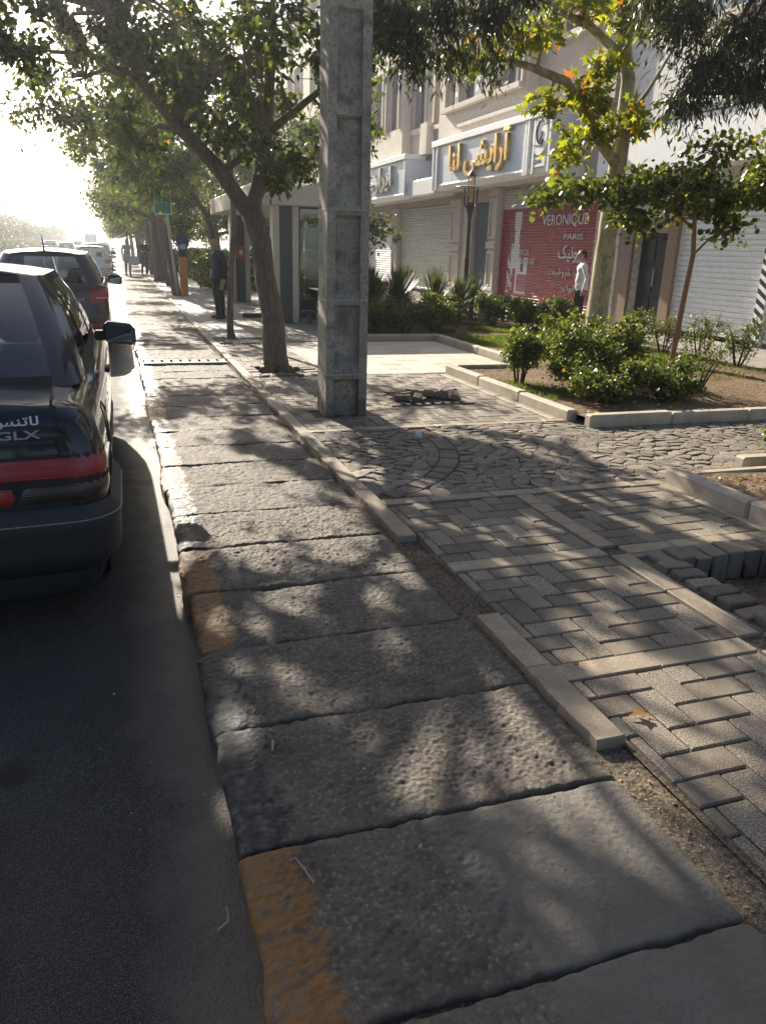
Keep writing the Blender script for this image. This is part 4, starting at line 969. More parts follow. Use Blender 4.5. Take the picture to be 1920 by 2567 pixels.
def make_tree(name, label, loc, paths, blobs, tpl, L, per, mleaf, mbark, cat='tree', group=None, droop=.35, spread=.16, seg_n=10, shell=.55, up=.9, rnd_pow=1.0, seed=1, twig_r=.006, extra=0.0, hang=0.0, rough_trunk=.0, gaps=()):
    rng = np.random.default_rng(seed); rr = random.Random(seed)
    root = empty(name, loc, label=label, cat=cat, group=group)
    tr = MB()
    for pts, rad in paths:
        # densify for a slightly uneven trunk
        P_, Rr = [], []
        for i in range(len(pts) - 1):
            a, b_ = Vector(pts[i]), Vector(pts[i + 1]); m = max(2, int((b_ - a).length / .18))
            for k in range(m):
                t_ = k / m; q = a.lerp(b_, t_); r_ = rad[i] + (rad[i + 1] - rad[i]) * t_
                w = rough_trunk * r_; q = q + Vector((hn(q.z, q.x, 2.1, seed), hn(q.z, q.y, 2.3, seed + 3), 0)) * w
                P_.append(q); Rr.append(r_ * (1 + .10 * hn(q.z, seed, 3.0)))
        P_.append(Vector(pts[-1])); Rr.append(rad[-1]); tr.tube(P_, Rr, seg_n)
    br = tr; LP, LD = [], []
    for c, r_, nt in blobs:
        c = Vector(c); q, rq = nearest_on(paths, c)
        mid = q.lerp(c, .5) + Vector((rr.uniform(-.15, .15), rr.uniform(-.15, .15), .12 * (c - q).length))
        r0 = min(rq * .6, .05)
        br.tube([q, mid, c], [r0, r0 * .7, r0 * .4], 6)
        for k in range(nt):
            d = rng.normal(size=3); d /= np.linalg.norm(d); u = shell + (1 - shell) * rng.random(); u = u if rng.random() > .25 else rng.random()
            e = Vector((c.x + d[0] * r_[0] * u, c.y + d[1] * r_[1] * u, c.z + d[2] * r_[2] * u))
            s_ = c.lerp(e, rr.uniform(.0, .35)); m_ = s_.lerp(e, .55) + Vector((rr.uniform(-.08, .08), rr.uniform(-.08, .08), rr.uniform(.0, .12)))
            e2 = e - Vector((0, 0, hang * rr.uniform(.3, 1)))
            br.tube([c, s_ + Vector((.001, 0, .001)), m_, e2], [twig_r * 1.7, twig_r * 1.5, twig_r, twig_r * .5], 4, cap=False)
            n = max(1, int(per * rng.uniform(.6, 1.4))); t_ = rng.uniform(.35, 1.02, n)[:, None]
            A, B_, C_ = np.array(s_), np.array(m_), np.array(e2)
            P0 = (1 - t_) ** 2 * A + 2 * t_ * (1 - t_) * B_ + t_ ** 2 * C_ + rng.normal(size=(n, 3)) * spread * np.array([1, 1, .7])
            dirv = norm(rng.normal(size=(n, 3)) * .9 + np.array([d[0], d[1], d[2] * .4 - droop]) * .8); dirv[:, 2] -= droop * .6
            LP.append(P0); LD.append(dirv)
    tr.build('trunk', mbark, root, smooth=True)
    P0, D0 = np.concatenate(LP), np.concatenate(LD)
    for gx, gy, gr_ in gaps:                     # leaves cut out along sun rays to place sun patches on the ground
        d_ = P0 - np.array([gx, gy, 0.]); s_v = np.array(to_sun); P_ = d_ - (d_ @ s_v)[:, None] * s_v; keep = np.linalg.norm(P_, axis=1) > gr_ * 1.2 * (.8 + .4 * rng.random(len(P0)))
        P0, D0 = P0[keep], D0[keep]
    n = len(P0)
    N0 = norm(rng.normal(size=(n, 3)) * .7 + np.array([0, 0, up]))
    V, F, k = leaves(P0, D0, N0, L * rng.uniform(.6, 1.25, n), tpl)
    rv = np.repeat(rng.random(n) ** rnd_pow, k)
    put('crown', np_mesh('crown', V, F, mleaf, rv), root); return root

ORD = 'nearest,second,third,fourth,fifth,sixth,seventh,eighth,ninth,tenth,eleventh,twelfth,thirteenth,fourteenth,fifteenth,sixteenth,seventeenth,eighteenth,nineteenth,farthest'.split(',')
# ---- the leaning street tree just behind the pole
t1p = [([(1.98, 10.33, -.03), (1.93, 10.33, .62), (1.85, 10.32, 1.2), (1.77, 10.31, 1.65), (1.66, 10.30, 2.02)], [.175, .145, .13, .125, .13]),
       ([(1.68, 10.30, 1.95), (1.30, 10.2, 2.42), (.85, 10.1, 2.85), (.45, 10.0, 3.28), (.15, 9.9, 3.9), (-.1, 9.8, 4.6)], [.11, .085, .075, .06, .045, .025]),
       ([(1.68, 10.30, 1.98), (1.80, 10.33, 2.42), (1.90, 10.4, 2.9), (1.98, 10.5, 3.6), (2.05, 10.6, 4.5)], [.10, .085, .075, .06, .03]),
       ([(.85, 10.1, 2.85), (.95, 10.6, 3.4), (.9, 11.0, 4.2)], [.055, .045, .025]),
       ([(1.9, 10.4, 2.9), (2.4, 10.1, 3.3), (2.9, 9.8, 3.7)], [.05, .04, .02])]
GAPS = [(.75, 3.25, .13), (1.05, 3.7, .11), (.55, 4.0, .12), (.95, 4.4, .15), (.6, 4.85, .13), (1.15, 5.1, .12), (.85, 5.6, .15), (.5, 6.2, .14), (1.2, 6.5, .13), (.7, 7.0, .15), (1.0, 2.75, .10), (1.3, 2.2, .10), (1.42, 1.65, .10),
        (1.75, 4.25, .13), (2.05, 3.85, .12), (2.3, 3.3, .10), (2.1, 2.75, .11), (2.45, 2.45, .13), (1.95, 2.3, .10), (2.2, 1.9, .09), (3.1, 4.1, .16), (3.4, 3.75, .16), (3.6, 4.4, .18), (2.85, 4.45, .12), (2.6, 3.75, .10),
        (1.9, 5.2, .12), (2.15, 5.75, .10), (3.3, 5.5, .15), (3.9, 5.2, .2), (4.4, 5.9, .22), (5.0, 5.4, .25), (3.0, 7.3, .12), (3.6, 7.0, .14), (2.5, 9.0, .12), (3.3, 8.9, .13), (.35, 2.62, .07), (.1, 3.9, .10), (.05, 4.6, .12), (.1, 5.5, .16)]
_gr = random.Random(3)
GAPS += [(_gr.uniform(.2, 3.8), _gr.uniform(1.9, 8.5), _gr.uniform(.045, .10)) for _ in range(190)]
def clumps(ells, seed, dmin, ok, rad=(.36, .50), tw=20):
    rr = random.Random(seed); out = []
    for (c, r_, n) in ells:
        got = 0; tries = 0
        while got < n and tries < 4000:
            tries += 1; d = Vector((rr.gauss(0, 1), rr.gauss(0, 1), rr.gauss(0, 1))).normalized() * (rr.random() ** .4)
            p = Vector((c[0] + d.x * r_[0], c[1] + d.y * r_[1], c[2] + d.z * r_[2]))
            if not ok(p) or any((p - q[0]).length < dmin for q in out): continue
            q = rr.uniform(*rad); out.append((p, (q * 1.15, q * 1.15, q * .78), int(tw * (q / rad[1]) ** 2))); got += 1
    return [(tuple(p), r_, n) for p, r_, n in out]
def t1_ok(p):                                   # the crown's underside rises towards the road
    lo = 2.25 + .12 * max(0, 2.4 - p.x) + (.35 if p.x < .2 else 0) + (.3 if p.x < -.6 else 0)
    return p.z > lo + .25 and not (p.y < 9.3 and p.x > 1.4 and p.z < 4.2)
bl = clumps([((.75, 10.1, 3.75), (2.5, 1.8, 1.7), 33), ((-1.3, 9.7, 4.5), (1.5, 1.5, .8), 12), ((.6, 9.8, 5.2), (1.8, 1.5, .5), 8)], 5, .64, t1_ok, tw=23)
bl += clumps([((1.2, 11.6, 3.5), (1.5, .9, .8), 12)], 9, .5, lambda p: p.z > 2.75, (.36, .48), 22)
bl += [((-.85, 9.9, 3.45), (.42, .42, .32), 28), ((-.35, 10.2, 3.75), (.45, .45, .35), 28), ((-.95, 9.6, 4.05), (.45, .45, .35), 28), ((-.15, 9.8, 3.25), (.42, .4, .3), 18), ((.15, 9.6, 3.8), (.4, .4, .3), 16), ((.95, 9.5, 3.05), (.36, .35, .26), 13), ((.5, 9.6, 3.35), (.4, .35, .28), 14), ((1.35, 9.6, 3.45), (.4, .35, .3), 14), ((-1.35, 9.7, 3.8), (.45, .45, .35), 18), ((1.2, 10.0, 2.75), (.35, .35, .25), 10), ((-2.35, 9.6, 4.5), (.5, .5, .3), 22), ((-2.8, 9.9, 4.7), (.5, .5, .3), 22), ((-1.85, 9.4, 4.4), (.5, .5, .3), 20), ((-2.4, 9.0, 4.15), (.5, .5, .3), 20), ((-2.0, 9.95, 4.75), (.5, .5, .3), 20), ((-2.5, 10.3, 5.0), (.5, .5, .3), 20), ((-1.6, 9.5, 4.15), (.45, .45, .3), 20), ((-1.45, 9.9, 4.4), (.45, .45, .3), 20), ((-1.75, 10.2, 4.6), (.45, .45, .3), 20), ((-1.4, 9.1, 3.85), (.4, .4, .3), 18), ((-1.6, 8.9, 4.15), (.45, .45, .3), 18), ((-2.95, 9.3, 4.3), (.5, .5, .3), 18), ((-1.4, 10.3, 5.2), (.5, .5, .3), 18), ((-1.6, 9.9, 4.9), (.5, .5, .3), 20), ((-.9, 9.3, 4.5), (.5, .5, .3), 20), ((2.05, 10.35, 2.38), (.26, .3, .22), 10), ((2.75, 9.9, 3.0), (.34, .35, .28), 14), ((2.4, 10.0, 2.62), (.34, .35, .25), 12)]  # the leftmost clumps, out of view, are added to shade the near road
make_tree('street_tree', 'leaning forked street tree with rough grey bark just behind the concrete pole', (0, 0, 0), t1p, bl, OVATE, .098, 30, L_T1, BARK_G, spread=.10, gaps=GAPS, seed=3, rough_trunk=.25, seg_n=14, group='trees along the pavement')
t2p = [([(1.90, 14.2, -.03), (1.88, 14.22, .15), (1.90, 14.24, .65), (1.95, 14.24, 1.35), (2.01, 14.24, 1.96), (2.0, 14.3, 2.8), (1.9, 14.4, 3.6)], [.085, .062, .052, .05, .047, .04, .02])]
make_tree('street_tree', 'thin bare trunked street tree in the second brick edged pit', (0, 0, 0), t2p,
          clumps([((.7, 14.8, 3.95), (1.9, 1.7, 1.1), 19)], 6, .62, lambda p: p.z > 2.6 + .15 * max(0, 1.5 - p.x), (.36, .5), 20), OVATE, .10, 26, L_T1, BARK_G, gaps=GAPS, seed=5, group='trees along the pavement')
# ---- trees farther along the pavement
def street_tree(x, y, lean, r0, label, seed, big=1.0, leaf_n=24, L=.13):
    p = [([(x, y, -.03), (x - lean * .35, y, 1.0), (x - lean * .8, y, 2.05), (x - lean * 1.1, y + .1, 3.0), (x - lean, y + .1, 4.2)], [r0, r0 * .85, r0 * .75, r0 * .55, r0 * .25])]
    rr = random.Random(seed); B_ = []
    for k in range(11):
        a = 2.4 * k; rad = (.5 + 1.25 * rr.random()) * big
        B_.append(((x - lean * .8 + rad * math.cos(a) - .25, y + rad * math.sin(a), 2.75 + .28 * k * big + rr.uniform(-.3, .3) - (.35 if rad > 1.2 else 0)), (.95 * big, .95 * big, .6 * big), 26))
    return make_tree('street_tree', label, (0, 0, 0), p, B_, OVATE, L, leaf_n, L_T1, BARK_G, seed=seed, group='trees along the pavement', seg_n=10, rough_trunk=.2)
street_tree(1.85, 26.55, .42, .15, 'dark leaning street tree directly behind the green bus stop sign', 11)
street_tree(1.94, 32.3, .30, .085, 'slim leaning street tree between the bus sign and the thick pale trunk', 12, .8)
street_tree(1.84, 36.3, .10, .27, 'thick upright street tree trunk behind the bus stop sign', 13, 1.15)
make_tree('street_tree', 'street tree behind the waiting man, its crown reaching over the slabs', (0, 0, 0), [([(2.6, 21.2, -.03), (2.55, 21.2, 1.2), (2.3, 21.1, 2.3), (1.7, 21.0, 3.1), (1.1, 20.9, 3.9)], [.10, .085, .075, .05, .02])], clumps([((1.0, 20.8, 3.7), (1.7, 1.5, .95), 17)], 8, .6, lambda p: p.z > 2.7, (.4, .55), 22), OVATE, .115, 24, L_T1, BARK_G, spread=.12, seed=14, group='trees along the pavement')
far_t = street_tree(1.9, 44.0, .15, .17, 'street tree beside the person in the pale coat', 15, 1.1, 14, .19)
for i, y in enumerate((50.5, 57.5, 65, 73, 82, 92, 104, 118)):
    c = copy_tree(far_t); c.location = (random.uniform(-.2, .3), y - 44.0, 0); c['label'] = ORD[i] + ' hazy street tree down the pavement beyond the pale coated person'
for i, (x, y) in enumerate(((6.6, 25.5), (6.9, 32), (7.2, 39), (7.0, 48))):
    c = copy_tree(far_t); c.location = (x - 1.9, y - 44.0, 0.05); c['label'] = ['tree in the back bed behind the bus shelter', 'second tree in the back bed behind the bus shelter', 'third tree along the shops beyond the shelter', 'farthest tree along the shops beyond the shelter'][i]; c['group'] = 'trees in the back bed'
for i, (x, y) in enumerate(((4.4, 36), (5.2, 43), (4.2, 51), (5.0, 60), (4.4, 71), (5.0, 84))):
    c = copy_tree(far_t); c.location = (x - 1.9, y - 44.0, 0); c.rotation_euler = (0, 0, 0); c['label'] = ['inner row tree right of the orange post', 'inner row tree seen left of the waiting man', 'third tree of the inner row beyond the shelter', 'fourth tree of the inner row beyond the shelter', 'fifth tree of the inner row beyond the shelter', 'last tree of the inner row beyond the shelter'][i]; c['group'] = 'inner row of trees beyond the shelter'
# ---- plane tree with yellow-green lobed leaves
pp = [([(7.574, 11.4, -.02), (7.585, 11.4, .9), (7.60, 11.4, 1.85), (7.634, 11.4, 2.86), (7.66, 11.4, 3.43), (7.655, 11.4, 4.15), (7.56, 11.4, 4.45), (7.36, 11.4, 5.2), (7.3, 11.4, 6.4)], [.185, .165, .155, .14, .125, .105, .10, .085, .04]),
      ([(7.64, 11.38, 2.92), (7.14, 11.25, 3.28), (6.36, 11.0, 3.95), (5.73, 10.9, 4.06), (5.15, 10.8, 4.11), (4.45, 10.8, 3.92)], [.085, .078, .066, .052, .04, .02]),
      ([(7.6, 11.4, 4.4), (6.85, 11.3, 4.75), (6.05, 11.2, 4.92), (5.3, 11.1, 5.4)], [.075, .06, .045, .02]),
      ([(7.64, 11.4, 3.5), (7.9, 11.2, 4.0), (8.2, 11.0, 4.7)], [.035, .028, .014])]
pb = [((6.7, 11.0, 3.75), (.42, .4, .3), 25), ((6.45, 11.0, 3.05), (.22, .25, .38), 17), ((6.5, 11.0, 2.55), (.16, .2, .25), 10), ((6.95, 11.1, 4.2), (.4, .4, .3), 23), ((6.1, 10.9, 3.6), (.28, .3, .22), 13), ((5.9, 10.9, 4.5), (.45, .4, .3), 17), ((5.35, 10.8, 4.3), (.45, .4, .3), 17), ((4.75, 10.8, 4.05), (.4, .4, .25), 13),
      ((7.1, 11.2, 3.35), (.35, .35, .2), 17), ((7.75, 11.1, 3.55), (.28, .3, .3), 13), ((6.6, 11.2, 4.95), (.55, .4, .3), 23), ((7.5, 11.3, 5.0), (.5, .5, .35), 27), ((7.95, 11.0, 2.75), (.25, .3, .2), 8), ((7.3, 11.3, 6.0), (.9, .9, .6), 51), ((8.1, 11.0, 4.9), (.5, .5, .4), 23)]
make_tree('plane_tree', 'pale smooth trunked plane tree with yellow green lobed leaves, some orange', (0, 0, 0), pp, pb, PLANE, .165, 6.5, L_PLN, BARK_P, seed=21, droop=.25, spread=.10, seg_n=14, twig_r=.005, up=.55)
# ---- sapling with round leaves and a thin brown stem
sp = [([(7.735, 9.6, .0), (7.765, 9.6, .22), (7.815, 9.6, 1.05), (7.86, 9.6, 1.65), (7.76, 9.6, 2.35), (7.5, 9.6, 2.8)], [.045, .042, .038, .034, .03, .015]),
      ([(7.8, 9.6, 2.0), (7.2, 9.55, 2.3), (6.5, 9.5, 2.45), (5.7, 9.45, 2.4), (5.05, 9.4, 2.25)], [.022, .02, .016, .012, .006]),
      ([(7.8, 9.6, 2.1), (8.3, 9.6, 2.45), (8.9, 9.6, 2.6)], [.022, .018, .01])]
sb = [((5.3, 9.42, 2.28), (.35, .3, .10), 20), ((5.95, 9.45, 2.36), (.45, .4, .2), 30), ((6.55, 9.5, 2.36), (.5, .45, .34), 40), ((6.6, 9.4, 2.02), (.35, .35, .18), 20), ((7.1, 9.55, 2.5), (.45, .45, .26), 40), ((7.45, 9.6, 2.25), (.4, .4, .22), 27), ((7.75, 9.6, 2.6), (.5, .5, .28), 40), ((8.15, 9.6, 2.3), (.4, .4, .26), 34), ((8.6, 9.6, 2.5), (.5, .5, .34), 47), ((8.35, 9.5, 1.98), (.35, .3, .18), 17), ((9.0, 9.6, 2.7), (.5, .5, .4), 40), ((7.9, 9.6, 3.0), (.45, .4, .2), 15), ((8.5, 9.6, 3.1), (.5, .4, .2), 13)]
make_tree('round_leaf_sapling', 'slender sapling with thin brown leaning stem and wide crown of round leaves', (0, 0, 0), sp, sb, ROUND, .085, 10.5, L_SAP, BARK_B, seed=23, droop=.2, spread=.11, seg_n=10, twig_r=.0035, up=.8)
# ---- dark weeping tree whose stem stands outside the picture on the right
ep = [([(9.35, 7.4, .0), (9.25, 7.5, 1.5), (9.1, 7.7, 3.0), (8.7, 7.9, 4.4), (8.2, 8.2, 5.6), (7.6, 8.6, 6.6)], [.19, .16, .14, .11, .08, .04]),
      ([(8.75, 7.9, 4.3), (7.6, 8.4, 5.2), (6.2, 9.0, 5.6), (4.8, 9.3, 5.5), (3.4, 9.4, 5.0), (2.9, 9.4, 4.7)], [.09, .075, .06, .045, .03, .015])]
eb = [((6.75, 9.0, 4.35), (.6, .5, .45), 64), ((7.15, 8.9, 3.85), (.5, .5, .4), 64), ((7.6, 8.9, 4.3), (.6, .5, .5), 72), ((8.2, 8.8, 4.1), (.6, .5, .5), 64), ((7.0, 9.1, 3.55), (.35, .4, .22), 30), ((7.9, 9.0, 3.75), (.5, .5, .3), 41), ((6.35, 9.1, 4.6), (.4, .4, .3), 30), ((8.6, 8.9, 4.6), (.6, .6, .5), 57), ((7.4, 8.8, 5.0), (.8, .7, .5), 76),
      ((3.15, 9.3, 4.05), (.42, .4, .40), 49), ((3.7, 9.3, 4.15), (.42, .4, .38), 49), ((4.2, 9.2, 4.2), (.42, .4, .34), 45), ((4.6, 9.2, 4.45), (.4, .4, .25), 30), ((3.45, 9.4, 3.72), (.3, .3, .2), 22), ((4.35, 9.2, 3.72), (.14, .2, .25), 11), ((3.9, 9.3, 3.75), (.28, .3, .14), 15), ((3.3, 9.4, 4.7), (.7, .6, .35), 57), ((4.4, 9.3, 4.9), (.7, .6, .35), 45), ((2.75, 9.5, 4.3), (.3, .4, .3), 22), ((5.9, 9.0, 5.2), (.7, .6, .4), 38)]
make_tree('weeping_tree', 'dark weeping tree with narrow hanging leaves at the top right edge', (0, 0, 0), ep, eb, NARROW, .125, 19, L_EUC, BARK_D, seed=29, droop=1.1, spread=.10, twig_r=.005, up=.2, hang=.30, shell=.3)

# ---- shrubs
def shrub(name, label, x, y, z, rx, ry, h, n, mleaf=L_BSH, L=.042, per=16, tpl=ROUND, seed=1, group=None, spiky=0.0, bark=BARK_D):
    rr = random.Random(seed); paths = []; B_ = []
    for k in range(5):
        a = k * 1.257 + rr.random(); paths.append(([(x + .03 * math.cos(a), y + .03 * math.sin(a), z - .03), (x + rx * .4 * math.cos(a), y + ry * .4 * math.sin(a), z + h * .45), (x + rx * .6 * math.cos(a), y + ry * .6 * math.sin(a), z + h * .75)], [.016, .011, .005]))
    for k in range(9):
        a = 2.399 * k; q = math.sqrt((k + .3) / 9) * .72
        zz = h * (.30 + .46 * rr.random()) if not spiky else h * (.35 + .5 * rr.random())
        B_.append(((x + rx * q * math.cos(a), y + ry * q * math.sin(a), z + zz), (rx * (.40 - spiky * .12), ry * (.40 - spiky * .12), h * (.34 + spiky * .1)), n))
    return make_tree(name, label, (0, 0, 0), paths, B_, tpl, L, per, mleaf, bark, cat='shrub', group=group, droop=.1, spread=.045 if not spiky else .03, twig_r=.0025, seed=seed, seg_n=6, shell=.45)
G1 = 'shrubs in the soil bed'
shrub('shrub', 'upright dark green shrub at the kerb corner of the soil bed', 4.62, 8.45, .06, .26, .26, .72, 22, seed=41, group=G1)
shrub('shrub', 'broad bright green shrub in the soil bed left of the plane tree', 5.25, 8.1, .06, .55, .5, .80, 30, seed=42, group=G1)
shrub('shrub', 'leafy shrub growing directly before the plane tree trunk', 6.0, 8.6, .06, .55, .5, .85, 30, seed=43, group=G1)
shrub('shrub', 'low sprawling shrub at the front kerb of the soil bed', 5.05, 7.25, .06, .62, .36, .42, 22, seed=44, group=G1)
shrub('shrub', 'low mixed green shrub in front of the sapling', 5.85, 7.3, .06, .5, .4, .46, 20, seed=45, group=G1)
shrub('shrub', 'tall yellowish shrub at the back of the soil bed', 5.75, 9.35, .06, .5, .4, .80, 26, seed=46, group=G1)
G2 = 'thorny shrubs by the shop walk'
for i, (x, y, h, lb) in enumerate(((8.55, 11.6, .62, 'thorny loose shrub nearest the house door'), (8.6, 10.9, .60, 'thorny loose shrub right behind the sapling stem'), (8.75, 10.2, .66, 'thorny loose shrub before the white shutter'), (8.8, 9.4, .70, 'thorny loose shrub at the right picture edge before the striped post'), (6.55, 7.6, .55, 'thin straggling shrub alone on the bare soil'), (7.9, 12.2, .5, 'thorny loose shrub beside the foot of the plane tree'))):
    shrub('thorny_shrub', lb, x, y, .06, .42, .42, h, 14 if i != 4 else 6, L=.036, per=11, tpl=DIAM, seed=60 + i, group=G2, spiky=.8)
G3 = 'hedge shrubs along the shop walk'
for i, (x, y, lb) in enumerate(((7.7, 15.6, 'rounded hedge shrub next to the lamp post'), (8.1, 14.9, 'rounded hedge shrub before the middle of the red shutter'), (8.4, 14.2, 'rounded hedge shrub beside the man in the white shirt'))):
    shrub('hedge_shrub', lb, x, y, .06, .55, .5, .70, 30, seed=80 + i, group=G3, L=.05)
G4 = 'low shrubs in the shrub bed'
for i, (x, y, h, lb) in enumerate(((4.65, 14.5, .62, 'dark low shrub right beside the concrete pole'), (5.25, 14.35, .55, 'dark low shrub behind the tiled paving'), (5.9, 14.4, .60, 'brownish low shrub at the lawn edge'), (5.3, 15.3, .75, 'taller dark shrub under the yuccas'), (6.3, 15.2, .7, 'taller green shrub in front of the yuccas'))):
    shrub('low_shrub', lb, x, y, .06, .5, .4, h, 24, seed=90 + i, group=G4, L=.045)
shrub('corner_shrub', 'green shrub reaching over the corner bed at the right edge', 4.85, 4.3, .06, .42, .32, .52, 22, seed=99, L=.05)
for i, (x, y) in enumerate(((5.7, 19.5), (6.6, 21.5), (5.9, 24.5), (6.8, 27.5), (5.8, 29.5))):
    shrub('low_shrub', ['shrub seen through the near shelter glass', 'shrub behind the shelter bench', 'shrub behind the far shelter column', 'shrub beyond the shelter by the bench rail', 'farthest shrub beyond the bus shelter'][i], x, y, .06, .8, .8, .85, 18, seed=110 + i, group='shrubs behind the shelter', L=.075, per=14)
shrub('low_shrub', 'sunlit shrub beside the orange post', 3.4, 28.0, 0, .9, .8, .8, 18, seed=120, L=.08, per=14); shrub('low_shrub', 'second sunlit shrub beyond the orange post', 3.6, 31.0, 0, 1.0, .9, .9, 18, seed=121, L=.085, per=14)
# ---- yuccas
def yucca(x, y, h, n, seed, label):
    rng = np.random.default_rng(seed); root = empty('yucca', (x, y, .06), label=label, cat='yucca', group='yuccas in the shrub bed')
    MB().tube([(0, 0, -.05), (.01, .0, h * .2), (.0, .02, h * .42)], [.06, .055, .04], 7).build('stem', BARK_G, root, smooth=True)
    V, F, rv = [], [], []
    for k in range(n):
        a = 2.399 * k; t_ = (k + .5) / n; el = R(82 - 95 * t_ ** 1.3) + rng.normal() * .08; Lf = h * rng.uniform(.55, .78); w = .0145 * rng.uniform(.8, 1.2)
        z0 = h * (.42 - .26 * t_); d = np.array([math.cos(a), math.sin(a)]); s_ = np.array([-d[1], d[0], 0]); n0 = len(V); sag = rng.uniform(.1, .45) * (1 if el < R(50) else .4)
        for j, (tt, ww) in enumerate(((0, .7), (.4, 1.), (.75, .75), (1, .08))):
            p = np.array([d[0] * math.cos(el) * Lf * tt, d[1] * math.cos(el) * Lf * tt, z0 + math.sin(el) * Lf * tt - sag * Lf * tt ** 2])
            V += [p + s_ * w * ww, p - s_ * w * ww]
        for j in range(3): F.append((n0 + 2 * j, n0 + 2 * j + 1, n0 + 2 * j + 3, n0 + 2 * j + 2)); rv.append(rng.random())
    put('leaves', np_mesh('leaves', np.array(V), np.array(F), L_YUC, rv), root)
for i, (x, y, h, lb) in enumerate(((5.05, 16.0, 1.45, 'spiky yucca closest to the concrete pole'), (5.8, 16.4, 1.5, 'tall spiky yucca second from the pole'), (6.6, 16.2, 1.45, 'spiky yucca in the middle of the clump'), (7.35, 16.6, 1.25, 'spiky yucca left of the lamp post'), (8.0, 17.3, 1.3, 'spiky yucca at the foot of the lamp post'), (5.5, 17.4, 1.5, 'spiky yucca at the back of the clump'), (6.4, 17.6, 1.5, 'spiky yucca behind the middle of the clump'))):
    yucca(x, y, h * .80, 260, 130 + i, lb)
# ---- grass and litter
def grass(name, label, regions, n, h, mat, cat='grass', seed=1):
    rng = np.random.default_rng(seed); V, F = [], []; per = n // len(regions)
    P0 = np.concatenate([np.stack([rng.uniform(r_[0], r_[1], per), rng.uniform(r_[2], r_[3], per), np.full(per, r_[4])], 1) for r_ in regions]); m = len(P0)
    keep = np.array([hn(p[0], p[1], 1.3, 7) > -.22 for p in P0]); P0 = P0[keep]; m = len(P0)
    D = norm(rng.normal(size=(m, 3)) * .45 + np.array([0, 0, 1])); N = rng.normal(size=(m, 3))
    V, F, k = leaves(P0, D, N, h * rng.uniform(.5, 1.3, m), (np.array([(0, .06, 0), (.6, .05, .03), (1, 0, .1), (0, -.06, 0)]), [(0, 1, 2, 3)]))
    return put(name, np_mesh(name, V, F, mat, np.repeat(rng.random(m), k)), label=label, cat=cat, kind='stuff')
grass('lawn_grass', 'green lawn grass in the bed before the lamp post', [(5.8, 8.95, 11.9, 13.6, .06), (5.9, 8.8, 13.8, 15.0, .07), (6.2, 8.9, 10.0, 12.0, .06)], 42000, .075, L_GRS)
grass('sparse_grass', 'sparse dry grass on the bare soil bed', [(5.5, 9.0, 8.3, 9.9, .075), (4.4, 5.0, 6.6, 9.6, .07), (5.0, 8.5, 3.2, 4.4, .065)], 9000, .06, L_GRS, seed=4)
# far side of the street: median hedge and hazy trees
def hedge_shell(name, label, x0, x1, y0, y1, z1, n, L, seed):
    rng = np.random.default_rng(seed); P0 = np.stack([rng.uniform(x0, x1, n), rng.uniform(y0, y1, n), rng.uniform(-.1, z1, n)], 1); P0[:, 2] *= .75 + .25 * np.sin(P0[:, 1] * .9)
    D = norm(rng.normal(size=(n, 3)) + np.array([0, 0, .4])); V, F, k = leaves(P0, D, norm(rng.normal(size=(n, 3)) + np.array([0, 0, .5])), L * rng.uniform(.6, 1.3, n), ROUND)
    r_ = empty(name, ((x0 + x1) / 2, y0, -.12), label=label, cat='hedge'); o = put('foliage', np_mesh('foliage', V - np.array([(x0 + x1) / 2, y0, -.12]), F, L_FAR, np.repeat(rng.random(n), k)), r_)
    MB().box(-.3, .3, 0, y1 - y0, 0, z1 * .7).build('stems', BARK_D, r_); return r_
hedge_shell('median_hedge', 'dark clipped hedge along the far side of the road', -13.2, -11.8, 62, 300, 1.35, 14000, .42, 7)
hedge_shell('inner_hedge', 'bushy hedge beyond the shelter to the right of the orange post', 3.3, 5.2, 29.5, 62, 1.25, 9000, .16, 9)
hedge_shell('shop_hedge', 'long hedge in front of the far shops', 6.2, 8.2, 34.5, 74, 1.3, 6000, .2, 10)
MB().box(-11.6, -11.3, 50, 330, -.13, .06, .02).build('median_kerb', KERBC, label='pale kerb edging the hedge across the road', cat='kerb')
ORD2 = ORD
ft = None
for i in range(20):
    y = 70 + i * 11 + random.uniform(-2, 2); x = -15.2 + random.uniform(-1.0, 1.0)
    if ft is None or i == 1:
        rr = random.Random(200 + i); B_ = []
        for k in range(12):
            a = 2.4 * k; q = 1.9 * math.sqrt((k + .4) / 12); B_.append(((q * math.cos(a), q * math.sin(a), 2.4 + rr.random() * 2.0 - .25 * q), (1.15, 1.15, .85), 14))
        t_ = make_tree('roadside_tree', ORD[i] + ' hazy roadside tree in the row across the road', (x, y, -.12), [([(0, 0, 0), (.05, 0, 1.2), (0, .1, 2.4), (.1, 0, 3.6)], [.16, .13, .1, .04])], B_, ROUND, .26, 12, L_FAR, BARK_G, seed=210 + i, spread=.3, group='trees across the road')
        if ft is None: ft = t_
        else: ft2 = t_
    else:
        c = copy_tree(ft if i % 2 else ft2); c['label'] = ORD[i] + ' hazy roadside tree in the row across the road'; c.location = (x, y, -.12); c.rotation_euler = (0, 0, random.uniform(0, 6)); s_ = random.uniform(.85, 1.15); c.scale = (s_, s_, s_)
# the row goes on behind the camera, where the parked car mirrors it
for i, (x, y) in enumerate(((1.9, -5.0), (1.8, -12.0), (-13.5, -6.0), (-13.2, -14.0))):
    c = copy_tree(far_t); c.location = (x - 1.9, y - 44.0, 0); c['label'] = ['street tree behind the camera at the pavement', 'second street tree behind the camera at the pavement', 'tree behind the camera across the road', 'second tree behind the camera across the road'][i]; c['group'] = 'trees behind the camera'

